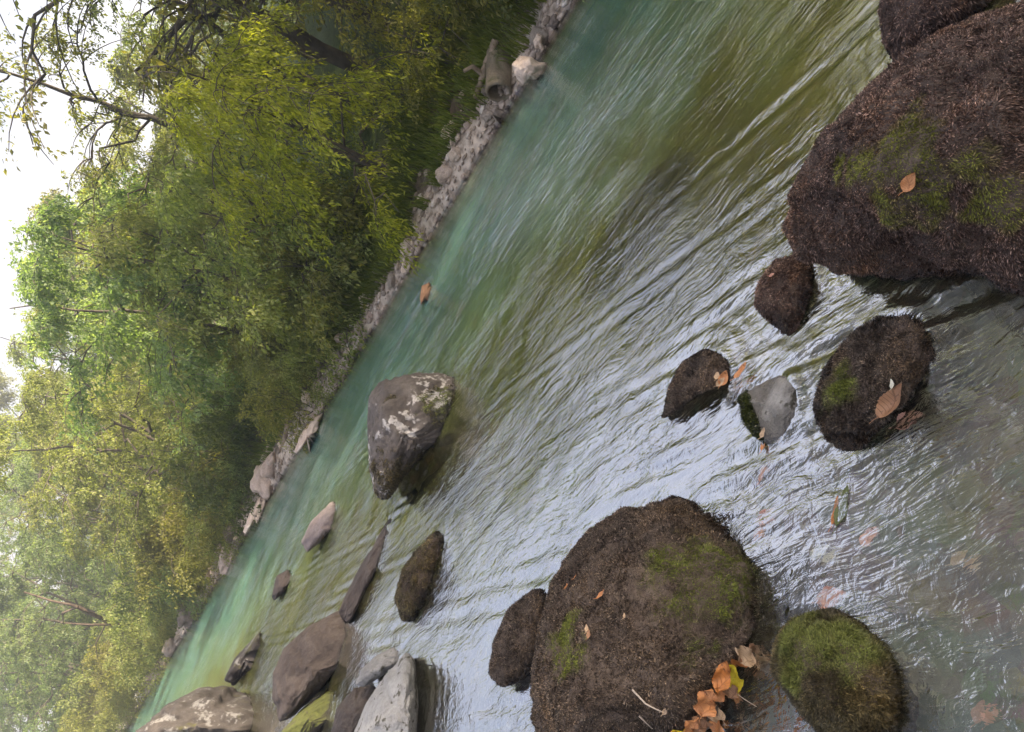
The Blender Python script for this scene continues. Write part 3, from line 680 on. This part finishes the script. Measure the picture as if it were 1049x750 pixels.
# grass on the bank (uncountable)
def grass(regions, seed=3):
    r = np.random.default_rng(seed); P0, L0 = [], []
    for s0, s1, n0, n1, cnt, ln in regions:
        s_ = r.uniform(s0, s1, cnt); n_ = r.uniform(n0, n1, cnt); keep = n2(s_ * 2.5, n_ * 2.5, 8, 2) > -.35; s_, n_ = s_[keep], n_[keep]
        P0.append(np.stack([n_ * N[0] + s_ * D[0], n_ * N[1] + s_ * D[1], bed_z(s_, n_) - .01], -1)); L0.append(np.full(len(s_), ln))
    p = np.concatenate(P0); L = np.concatenate(L0) * r.uniform(.5, 1.3, len(p)); c = len(p)
    a = r.uniform(0, 2 * pi, c); lean = np.stack([np.cos(a), np.sin(a), np.zeros(c)], -1) * r.uniform(.1, .7, c)[:, None] - np.array([N[0], N[1], 0]) * .25
    sd = np.stack([-np.sin(a), np.cos(a), np.zeros(c)], -1) * (.004 + L * .01)[:, None]
    up = np.array([0, 0, 1.])
    m_ = p + (lean * .35 + up * .6) * L[:, None]; t = p + (lean * 1. + up * .85) * L[:, None]
    V = np.stack([p - sd, p + sd, m_ + sd * .7, t, m_ - sd * .7], 1); i = np.arange(c) * 5
    Fc = np.concatenate([np.stack([i, i + 1, i + 2], -1), np.stack([i, i + 2, i + 4], -1), np.stack([i + 4, i + 2, i + 3], -1)])
    return mesh('grass', V, Fc, False)
GM = leaf_mat('bank_grass', (.06, .09, .012), (.12, .16, .022), (.2, .21, .05), .4)
tag(obj('grass', grass([(4.9, 8.6, 6.66, 7.9, 12000, .22), (1., 4.9, 6.75, 8.2, 9000, .20), (8.6, 12, 6.95, 8.3, 6000, .2), (20, 36, 6.72, 8.6, 18000, .34), (12, 20, 6.9, 8.6, 7000, .25)]), GM), 'tufts of bright grass growing along the far bank', 'grass', kind='stuff')

# ------------------------------------------------------------------ pipe, logs, driftwood
CONC = stone_mat('weathered_concrete', (.10, .08, .05), (.20, .16, .105), (.32, .27, .20), 7, wet=False, moss=(.07, .08, .02), moss_lo=.53)
k = NT('pipe_inside'); PIN = k.done(k.bsdf((.03, .025, .02), .9))
mouth = bankpt(511, 95, 6.54)
pd = np.array([D[0] * .22 - N[0] * .96, D[1] * .22 - N[1] * .96, -.18]); pd /= np.linalg.norm(pd)
a = np.linspace(0, 2 * pi, 40, endpoint=False); u_ = np.cross(pd, [0, 0, 1.]); u_ /= np.linalg.norm(u_); w_ = np.cross(u_, pd)
prof = [(-.5, .128), (-.02, .128), (0, .122), (0, .100), (-.02, .094), (-.46, .094)]
V = np.concatenate([pd * x + rr * (np.cos(a)[:, None] * u_ + np.sin(a)[:, None] * w_) for x, rr in prof])
Fc = np.concatenate([np.stack([i * 40 + np.arange(40), i * 40 + (np.arange(40) + 1) % 40, (i + 1) * 40 + (np.arange(40) + 1) % 40, (i + 1) * 40 + np.arange(40)], -1) for i in range(5)])
pipe = tag(obj('drain_pipe', mesh('drain_pipe', V, Fc), CONC, loc=mouth), 'round concrete drain pipe opening out of the bank beside pale rocks', 'pipe')
WOOD = bark_mat('bleached_wood', (.14, .10, .07), (.34, .26, .19))
WOOD2 = bark_mat('pale_wood', (.30, .24, .19), (.5, .42, .35))
WOOD3 = bark_mat('brown_root', (.05, .035, .025), (.15, .11, .08))
def stick(name, label, cat, pts, rads, mat, branches=(), group=None):
    """pts: (px, py, n) points on the bank plane at distance n"""
    w = np.array([bankpt(*p) for p in pts]); m = 14
    t = np.linspace(0, 1, len(w)); tt = np.linspace(0, 1, m); q = np.stack([np.interp(tt, t, w[:, i]) for i in range(3)], -1)
    q[1:-1] = (q[:-2] + 2 * q[1:-1] + q[2:]) / 4; q += np.random.default_rng(len(label)).normal(0, .15 * rads[0], q.shape)
    base = q[0].copy(); paths = [(q - base, np.linspace(rads[0], rads[1], m))]
    v, f = tubes(paths, 8)
    # close both ends
    o = tag(obj(name, mesh(name, v, f), mat, loc=base), label, cat, group)
    for bp, br in branches:
        w = np.array([bankpt(*p) for p in bp]); v, f = tubes([(w - base, np.linspace(br[0], br[1], len(w)))], 7)
        obj('branch', mesh('branch', v, f), mat, o)
    return o
stick('log', 'bleached log with a forked stub lying across the bank above the pipe', 'log', [(508, 42, 6.95), (500, 62, 6.9), (494, 78, 6.88), (487, 101, 6.85)], (.035, .028), WOOD, [([(494, 76, 6.88), (484, 68, 6.85), (475, 73, 6.8)], (.026, .018))])
stick('fallen_root', 'long brown root slanting down the dark hollow to the rubble', 'root', [(298, 400, 7.3), (294, 430, 7.0), (291, 460, 6.75), (277, 482, 6.7)], (.06, .03), WOOD, [([(293, 445, 6.85), (290, 468, 6.7), (292, 485, 6.6)], (.035, .015))])
stick('driftwood', 'pale crooked stick among the rubble near the light green bush', 'driftwood', [(325, 368, 7.0), (327, 383, 6.85), (322, 398, 6.75)], (.03, .02), WOOD2)
stick('driftwood', 'thin pale stick lying on the rubble below the grass', 'driftwood', [(423, 232, 6.62), (434, 241, 6.56)], (.012, .008), WOOD2)
stick('driftwood', 'bleached stick propped on the rubble by the dark hollow', 'driftwood', [(303, 395, 7.0), (318, 404, 6.75)], (.025, .015), WOOD2)
stick('bare_branch', 'bare forked branches sticking out of the far blue green foliage', 'branch', [(143, 648, 7.5), (125, 644, 7.0), (100, 632, 6.8), (80, 622, 6.8), (60, 618, 6.8), (25, 606, 6.9)], (.07, .02), WOOD3, [([(110, 640, 6.9), (88, 640, 6.7), (62, 638, 6.7)], (.03, .012)), ([(80, 622, 6.8), (64, 628, 6.7), (65, 640, 6.7)], (.028, .012)), ([(108, 640, 6.9), (98, 660, 6.7), (100, 675, 6.7)], (.02, .008))])
# larger named rocks by the pipe and along the rubble
def bank_rock(label, poly, mat, seed, ratio=.9):
    rock('boulder', label, poly, mat, ratio=ratio, noise=.10, seed=seed, sub=5, boxy=.4, zc=.06)
bank_rock('big pale pinkish rock beside the mouth of the pipe', [(524, 66), (532, 57), (544, 58), (555, 66), (547, 79), (536, 88), (529, 80)], M['bank'], 81)
bank_rock('grey flat rock just below the pipe mouth', [(492, 118), (500, 108), (513, 107), (510, 118), (498, 126)], M['bankgrey'], 82)
bank_rock('upright pale rock beyond the big pinkish rock by the pipe', [(546, 42), (550, 34), (556, 37), (554, 49), (548, 50)], M['bank'], 83)
bank_rock('bright white stone perched on the rubble below the grass', [(433, 219), (437, 212), (443, 215), (440, 223), (435, 224)], M['white'], 84)
bank_rock('white stone at the water edge where the bank vanishes', [(137, 716), (138, 709), (143, 706), (147, 711), (145, 717), (140, 720)], M['white'], 85)
bank_rock('squared grey rock in the rubble below the dark hollow', [(391, 278), (399, 264), (406, 268), (405, 280), (397, 290)], M['bankgrey'], 86)
bank_rock('long low cream rock at the foot of the fallen root', [(301, 462), (308, 445), (322, 425), (327, 428), (318, 447), (305, 466)], M['bank'], 87, .5)
bank_rock('cream boulder at the waterline below the round cool green tree', [(248, 545), (256, 525), (266, 508), (271, 512), (262, 532), (253, 548)], M['bank'], 88, .6)

# ------------------------------------------------------------------ fallen leaves
def dead_leaf_mat(name, a, b, vein):
    k = NT(name); g = k.n('TexCoord').outputs['Generated']; sp = k.n('SeparateXYZ', i_0=g)
    x, y = sp.outputs[0], sp.outputs[1]
    ay = k.math('ABSOLUTE', k.math('SUBTRACT', y, .5))
    st = k.math('FRACT', k.math('MULTIPLY', k.math('SUBTRACT', x, k.math('MULTIPLY', ay, .5)), 9))
    vn_ = k.math('MAXIMUM', k.mapr(k.math('ABSOLUTE', k.math('SUBTRACT', st, .5)), .10, .02), k.mapr(ay, .035, .012))
    ob = k.n('TexCoord').outputs['Object']
    col = k.mix(k.noise(ob, 45, 4, .6), a, b)
    col = k.mix(k.mapr(k.noise(ob, 90, 3), .6, .72), col, tuple(q * .35 for q in a))
    col = k.mix(k.math('MULTIPLY', vn_, .6), col, vein)
    p = k.bsdf(col, .5, k.bump(vn_, .5, .002), spec=.4)
    t = k.n('BsdfTranslucent', i_Color=col); m_ = k.n('MixShader', i_0=.2); k.t.links.new(p, m_.inputs[1]); k.t.links.new(t.outputs[0], m_.inputs[2])
    return k.done(m_.outputs[0])
DL = {'orange': dead_leaf_mat('orange_leaf', (.42, .14, .04), (.62, .32, .15), (.30, .12, .05)),
      'brown': dead_leaf_mat('brown_leaf', (.26, .13, .07), (.42, .24, .14), (.12, .055, .03)),
      'tan': dead_leaf_mat('tan_leaf', (.45, .30, .18), (.62, .45, .30), (.30, .18, .10)),
      'yellow': dead_leaf_mat('yellow_leaf', (.62, .48, .02), (.70, .58, .05), (.5, .36, .03)),
      'rust': dead_leaf_mat('rust_leaf', (.36, .12, .03), (.55, .22, .06), (.2, .07, .03)),
      'pink': dead_leaf_mat('pink_leaf', (.42, .2, .15), (.55, .32, .25), (.3, .14, .1)),
      'pale': dead_leaf_mat('pale_leaf', (.62, .6, .5), (.75, .73, .62), (.5, .5, .4)),
      'green': dead_leaf_mat('green_leaf', (.08, .10, .03), (.13, .15, .05), (.05, .06, .02)),
      'dark': dead_leaf_mat('dark_leaf', (.10, .075, .06), (.18, .14, .12), (.07, .05, .04))}
def fallen(label, px, py, ang, L, W, mat, curl=.4, z=None, surf=None, tilt=0, seed=1, cat='leaf', group=None, wave_=.06, lift=.006, fold=.3):
    """ang: photo-plane direction of the leaf axis in degrees (0 = +x, 90 = up in the photo)"""
    r = np.random.default_rng(seed); nu, nv = 25, 9
    u = np.linspace(0, 1, nu); wd = np.sin(pi * u ** .85) ** .8 * (1 - .25 * u) + .015
    wd = wd * (1 + .05 * np.sin(u * 60 + seed))
    V = np.zeros((nu, nv, 3)); t = np.linspace(-1, 1, nv)
    V[..., 0] = (u[:, None] - .5) * L; V[..., 1] = t[None, :] * wd[:, None] * W / 2
    V[..., 2] = fold * W * .5 * np.abs(t)[None, :] ** 1.5 * wd[:, None] + curl * L * (u[:, None] - .5) ** 2 + wave_ * W * np.sin(u[:, None] * 11 + t[None, :] * 2 + seed) * np.abs(t)[None, :]
    V = V.reshape(-1, 3); f = grid_faces(nu, nv)
    stem = tubes([(np.array([[-L * .5, 0, curl * L * .25], [-L * .6, .003, curl * L * .3], [-L * .72, .004, curl * L * .3 + .004]]), np.array([.0011, .001, .0008]))], 5)
    sv, sf = stem; f = np.concatenate([f, sf + len(V)]); V = np.concatenate([V, sv])
    if surf is not None:
        q = np.stack(proj(surf), -1); d = np.hypot(q[:, 0] - px, q[:, 1] - py); c = np.where(d < 5)[0]
        if len(c) == 0 and z is not None: surf = None
    if surf is not None:
        if len(c) == 0: c = np.array([np.argmin(d)])
        b = c[np.argmin(np.linalg.norm(surf[c] - CAM, axis=1))]; p = surf[b].copy()
        nb_ = surf[np.argsort(np.linalg.norm(surf - p, axis=1))[:60]]; cc = nb_ - nb_.mean(0); nn = np.linalg.svd(cc, full_matrices=False)[2][2]
        if nn @ (CAM - p) < 0: nn = -nn
    else: p = at(px, py, z if z is not None else .004); nn = np.array([0, 0, 1.])
    p = p + nn * lift
    e = math.radians(ang); dr = VX * cos(e) + VY * sin(e); vd = (p - CAM); vd /= np.linalg.norm(vd)
    dr = dr - vd * (dr @ nn) / (vd @ nn); dr /= np.linalg.norm(dr); sd = np.cross(nn, dr)
    if tilt: a_ = math.radians(tilt); nn, sd = nn * cos(a_) + sd * sin(a_), sd * cos(a_) - nn * sin(a_)
    V = V[:, :1] * dr + V[:, 1:2] * sd + V[:, 2:] * nn
    return tag(obj('fallen_leaf', mesh('fallen_leaf', V, f), DL[mat], loc=p), label, cat, group)
fallen('single orange leaf resting in the mossy crack of the largest boulder', 931, 187, 60, .048, .032, 'orange', surf=V_HUGE, seed=2, lift=.012)
fallen('orange leaf with a rounded tip nearest the flat dark stone', 733, 384, 80, .028, .022, 'tan', surf=V_B8, lift=.016, z=.012, seed=3)
fallen('broad orange leaf in the middle of the cluster by the flat dark stone', 744, 386, 70, .055, .035, 'orange', surf=V_B8, lift=.016, z=.012, seed=4)
fallen('tan leaf pointing away from the cluster by the flat dark stone', 764, 381, 55, .07, .03, 'orange', surf=V_B8, lift=.016, z=.010, seed=5)
fallen('small tan leaf under the broad orange one by the flat dark stone', 741, 395, 45, .04, .022, 'tan', surf=V_B8, lift=.016, z=.008, seed=6)
fallen('curled ribbed brown leaf on the low dark boulder', 916, 408, 55, .10, .05, 'brown', surf=V_B6, seed=7, curl=.9, fold=.9, lift=.014)
fallen('tiny whitish leaf stuck beside the curled ribbed brown leaf', 914, 396, 95, .032, .012, 'pale', surf=V_B6, seed=8, lift=.016)
fallen('pink leaf under water next to the curled ribbed brown leaf', 933, 431, 30, .075, .05, 'pink', z=-.012, seed=9, curl=.1)
fallen('yellowish leaf standing at the mossy edge of the half sunken stone', 781, 442, 70, .035, .020, 'tan', surf=V_B9, seed=10, lift=.012)
fallen('rusty leaf under water below the half sunken pale stone', 784, 454, 85, .055, .022, 'orange', z=-.01, seed=11)
fallen('faint rusty leaf deeper in the water under the half sunken pale stone', 783, 484, 75, .06, .025, 'pink', z=-.012, seed=12, curl=.1)
fallen('ragged pink leaf drowned between the round shaggy boulder and the broad one', 786, 530, 40, .085, .045, 'pink', z=-.012, seed=13, curl=.15)
fallen('orange drowned leaf touching the ragged pink leaf', 780, 546, 60, .06, .035, 'orange', z=-.012, seed=14, curl=.15)
fallen('olive green leaf drifting upright near the sunken twig', 866, 520, 75, .11, .04, 'green', z=-.008, seed=15, curl=.2)
fallen('orange brown leaf edge beside the olive green drifting leaf', 858, 524, 80, .08, .018, 'rust', z=-.006, seed=16, curl=.2)
fallen('pale pink leaf drowned beside the sunken twig', 893, 550, 50, .065, .04, 'pink', z=-.012, seed=17, curl=.1)
fallen('pale green blotched leaf drowned left of the sunken twig', 842, 566, 35, .07, .04, 'pale', z=-.045, seed=18, curl=.1)
fallen('large pink leaf drowned just behind the round shaggy boulder', 853, 613, 20, .09, .06, 'pink', z=-.012, seed=19, curl=.1)
fallen('faint tan leaf drowned in the open shallows', 985, 572, 40, .05, .03, 'tan', z=-.06, seed=20, curl=.1)
fallen('faint orange leaf drowned near the shaded corner of the shallows', 1006, 730, 70, .05, .03, 'pink', z=-.06, seed=21, curl=.1)
for i, (px, py, an, L, lab) in enumerate([(580, 602, 80, .040, 'long small orange leaf on top of the broad dark boulder'), (591, 589, 60, .02, 'tiny orange leaf next to the long small one on the broad dark boulder'), (617, 607, 50, .034, 'round small orange leaf in the middle of the broad dark boulder'), (600, 642, 90, .024, 'upper of two touching scraps of orange leaf on the broad dark boulder'), (602, 651, 85, .026, 'lower of two touching scraps of orange leaf on the broad dark boulder'), (584, 557, 70, .018, 'yellow green leaf scrap high on the broad dark boulder'), (640, 627, 90, .014, 'tiny tan leaf speck on the broad dark boulder'), (679, 727, 70, .025, 'small tan leaf beside the pale twig at the leaf heap')]):
    fallen(lab, px, py, an, L, L * .55, ('orange', 'orange', 'orange', 'tan', 'brown', 'yellow', 'tan', 'tan')[i], surf=V_B2, seed=30 + i, lift=.013)
fallen('pinkish leaf on the small dark stone under the largest boulder', 790, 282, 30, .022, .014, 'pink', surf=V_B7, seed=41, lift=.014)
# the heap of leaves in front of the broad boulder
heap = [(745, 690, 110, .085, .045, 'yellow', 'bright yellow long leaf standing in the leaf heap', .04, 50, .3), (757, 668, 140, .07, .05, 'tan', 'pale tan crumpled leaf at the upper end of the leaf heap', .03, 0, .8), (773, 672, 30, .055, .045, 'tan', 'peach coloured leaf tip over the water at the end of the leaf heap', .02, 0, .7),
        (735, 690, 75, .085, .05, 'rust', 'rust red leaf beside the yellow one in the leaf heap', .05, 25, .6), (717, 711, 70, .075, .07, 'orange', 'broad orange leaf lying foremost in the leaf heap', .06, 10, .5), (738, 735, 95, .085, .035, 'rust', 'rust leaf hanging down below the leaf heap', .02, 30, .4), (700, 735, 50, .06, .04, 'orange', 'orange scrap near the pale twig in the leaf heap', .05, 10, .5), (722, 738, 60, .09, .035, 'dark', 'dark grey wet leaf low in the leaf heap', .015, 10, .4),
        (695, 743, 20, .06, .035, 'yellow', 'yellow leaf scrap beneath the orange scrap of the leaf heap', .03, 0, .4), (729, 722, 85, .06, .03, 'dark', 'dark purple leaf stuck between orange and rust leaves of the heap', .03, 40, .5)]
heap += [(764, 680, 60, .05, .04, 'brown', 'brown crumpled leaf curled between the pale tan and the yellow leaf of the heap', .03, 20, .9), (748, 705, 100, .07, .03, 'orange', 'narrow orange leaf folded beneath the yellow one in the leaf heap', .02, 40, .6), (712, 728, 120, .05, .04, 'brown', 'brown shred in the lower middle of the leaf heap', .035, 25, .9), (730, 745, 60, .06, .03, 'tan', 'tan strip at the very bottom of the leaf heap', .03, 15, .6), (706, 746, 80, .07, .04, 'rust', 'rust scrap at the lower left of the leaf heap', .025, 10, .7)]
heap += [(752, 681, 20, .06, .045, 'rust', 'rust leaf lying under the pale tan crumpled one in the leaf heap', .012, -20, .8), (741, 700, 140, .065, .04, 'brown', 'ribbed brown leaf folded against the rust red one in the leaf heap', .045, -30, 1.0), (727, 704, 20, .05, .04, 'orange', 'small orange leaf bridging the broad orange and the rust red leaf', .05, 15, .8), (724, 724, 130, .07, .045, 'tan', 'tan curled leaf below the broad orange leaf of the heap', .04, -25, .9),
         (714, 741, 10, .06, .04, 'brown', 'brown curled leaf at the bottom beside the dark grey wet leaf', .03, 20, 1.0), (742, 748, 110, .08, .04, 'orange', 'orange leaf at the very bottom right of the leaf heap', .02, -15, .8), (690, 747, 70, .06, .04, 'rust', 'rust coloured scrap by the lower pale twig at the leaf heap', .025, 10, .8), (768, 661, 100, .045, .03, 'brown', 'small brown shred topping the upper end of the leaf heap', .02, 30, 1.0)]
for i, (px, py, an, L, W, mt, lab, zz, tl, cu) in enumerate(heap):
    fallen(lab, px, py, an, L, W, mt, curl=cu, z=zz * .6, surf=V_B2, lift=zz * .5 + .012, seed=60 + i, tilt=tl, wave_=.2, group='leaf heap at the foot of the broad boulder')
def twig_on(label, pts, rad, mat, z=None, surf=None, name='twig'):
    w = []
    for q in pts:
        if surf is not None:
            pr = np.stack(proj(surf), -1); d = np.hypot(pr[:, 0] - q[0], pr[:, 1] - q[1]); c = np.where(d < 6)[0]
            c = c if len(c) else np.array([np.argmin(d)]); p = surf[c[np.argmin(np.linalg.norm(surf[c] - CAM, axis=1))]] + np.array([0, 0, .016])
        else: p = at(q[0], q[1], z)
        w.append(p)
    w = np.array(w); v, f = tubes([(w - w[0], np.linspace(rad, rad * .5, len(w)))], 6)
    return tag(obj(name, mesh(name, v, f), mat, loc=w[0]), label, 'twig')
twig_on('pale crooked twig above the leaf heap', [(657, 712), (661, 724), (673, 731), (688, 738)], .003, WOOD2, surf=V_B2)
twig_on('short pale twig at the lower edge beside the leaf heap', [(657, 740), (664, 745), (672, 752)], .003, WOOD2, surf=V_B2)
twig_on('thin straw poking from the leaf heap over the water', [(750, 707), (762, 716), (775, 724)], .0012, WOOD2, z=.02)
twig_on('dark sunken twig in the shallows', [(845, 602), (870, 593), (893, 584), (910, 575)], .004, WOOD3, z=-.01)

# ------------------------------------------------------------------ light
GLARE_HAZE = .0085  # density of a thin volume added to imitate veiling lens glare over the trees
SUN_EL, SUN_AZ = radians(44), radians(97)
w = bpy.data.worlds.new('World'); S.world = w; w.use_nodes = True
nt = w.node_tree; bg = nt.nodes['Background']; sky = nt.nodes.new('ShaderNodeTexSky'); sky.sky_type = 'NISHITA'
sky.sun_disc = False; sky.sun_elevation = SUN_EL; sky.sun_rotation = SUN_AZ; sky.dust_density = 1.2; sky.air_density = 1.0
tcw = nt.nodes.new('ShaderNodeTexCoord'); sx = nt.nodes.new('ShaderNodeSeparateXYZ'); nt.links.new(tcw.outputs['Generated'], sx.inputs[0])
cn = nt.nodes.new('ShaderNodeTexNoise'); mpw = nt.nodes.new('ShaderNodeMapping'); mpw.inputs['Scale'].default_value = (1, 1, 3); nt.links.new(tcw.outputs['Generated'], mpw.inputs[0]); nt.links.new(mpw.outputs[0], cn.inputs[0])
cn.inputs['Scale'].default_value = 2.2; cn.inputs['Detail'].default_value = 6
ma = nt.nodes.new('ShaderNodeMath'); ma.operation = 'MULTIPLY_ADD'; nt.links.new(cn.outputs['Fac'], ma.inputs[0]); ma.inputs[1].default_value = -.5; nt.links.new(sx.outputs[2], ma.inputs[2])
mr = nt.nodes.new('ShaderNodeMapRange'); nt.links.new(ma.outputs[0], mr.inputs[0])
for i_, v_ in ((1, .02), (2, -.18), (3, 0), (4, .9)): mr.inputs[i_].default_value = v_
cm = nt.nodes.new('ShaderNodeMix'); cm.data_type = 'RGBA'; nt.links.new(mr.outputs[0], cm.inputs[0]); nt.links.new(sky.outputs[0], cm.inputs[6]); cm.inputs[7].default_value = (8.0, 7.9, 7.7, 1)
nt.links.new(cm.outputs[2], bg.inputs[0]); bg.inputs[1].default_value = .06
L = bpy.data.lights.new('sun', 'SUN'); L.energy = 5.0; L.angle = radians(2.5); L.color = (1, .88, .68)
lo = bpy.data.objects.new('sun', L); COL.objects.link(lo)
from mathutils import Vector, Matrix
sd = Vector((sin(SUN_AZ) * cos(SUN_EL), cos(SUN_AZ) * cos(SUN_EL), sin(SUN_EL)))
lo.rotation_euler = sd.to_track_quat('Z', 'Y').to_euler(); lo.location = (0, 0, 30)

hv, hf = np.array([(x, y, z) for x in (-190, 190) for y in (-190, 190) for z in (-4, 48)], float), [[0, 1, 3, 2], [4, 6, 7, 5], [0, 4, 5, 1], [2, 3, 7, 6], [0, 2, 6, 4], [1, 5, 7, 3]]
k = NT('glare_haze'); pv = k.n('VolumePrincipled', i_Color=(.95, .96, .98), i_Density=GLARE_HAZE, i_Anisotropy=.6); k.t.links.new(pv.outputs[0], k.out.inputs['Volume'])
tag(obj('glare_haze', mesh('glare_haze', hv, hf, False), k.m), kind='stuff')
cd = bpy.data.cameras.new('camera'); cam = bpy.data.objects.new('camera', cd); COL.objects.link(cam)
cd.sensor_fit = 'HORIZONTAL'; cd.sensor_width = 36; cd.lens = F / 1049 * 36; cd.clip_end = 1000; cd.clip_start = .02
mw = Matrix.Identity(4)
for i in range(3): mw[i][0] = VX[i]; mw[i][1] = VY[i]; mw[i][2] = -VF[i]; mw[i][3] = CAM[i]
cam.matrix_world = mw; S.camera = cam
vs = S.view_settings; vs.view_transform = 'Standard'; vs.look = 'None'; vs.exposure = 2.6; vs.gamma = 1
vs.use_white_balance = True; vs.white_balance_temperature = 6700; vs.white_balance_tint = 14
c = S.cycles; c.use_denoising = True; c.max_bounces = 10; c.transparent_max_bounces = 12; c.diffuse_bounces = 4; c.glossy_bounces = 4; c.transmission_bounces = 8
c.sample_clamp_indirect = 6; c.sample_clamp_direct = 0; c.caustics_refractive = True; c.caustics_reflective = False; c.use_adaptive_sampling = True; c.adaptive_threshold = .008
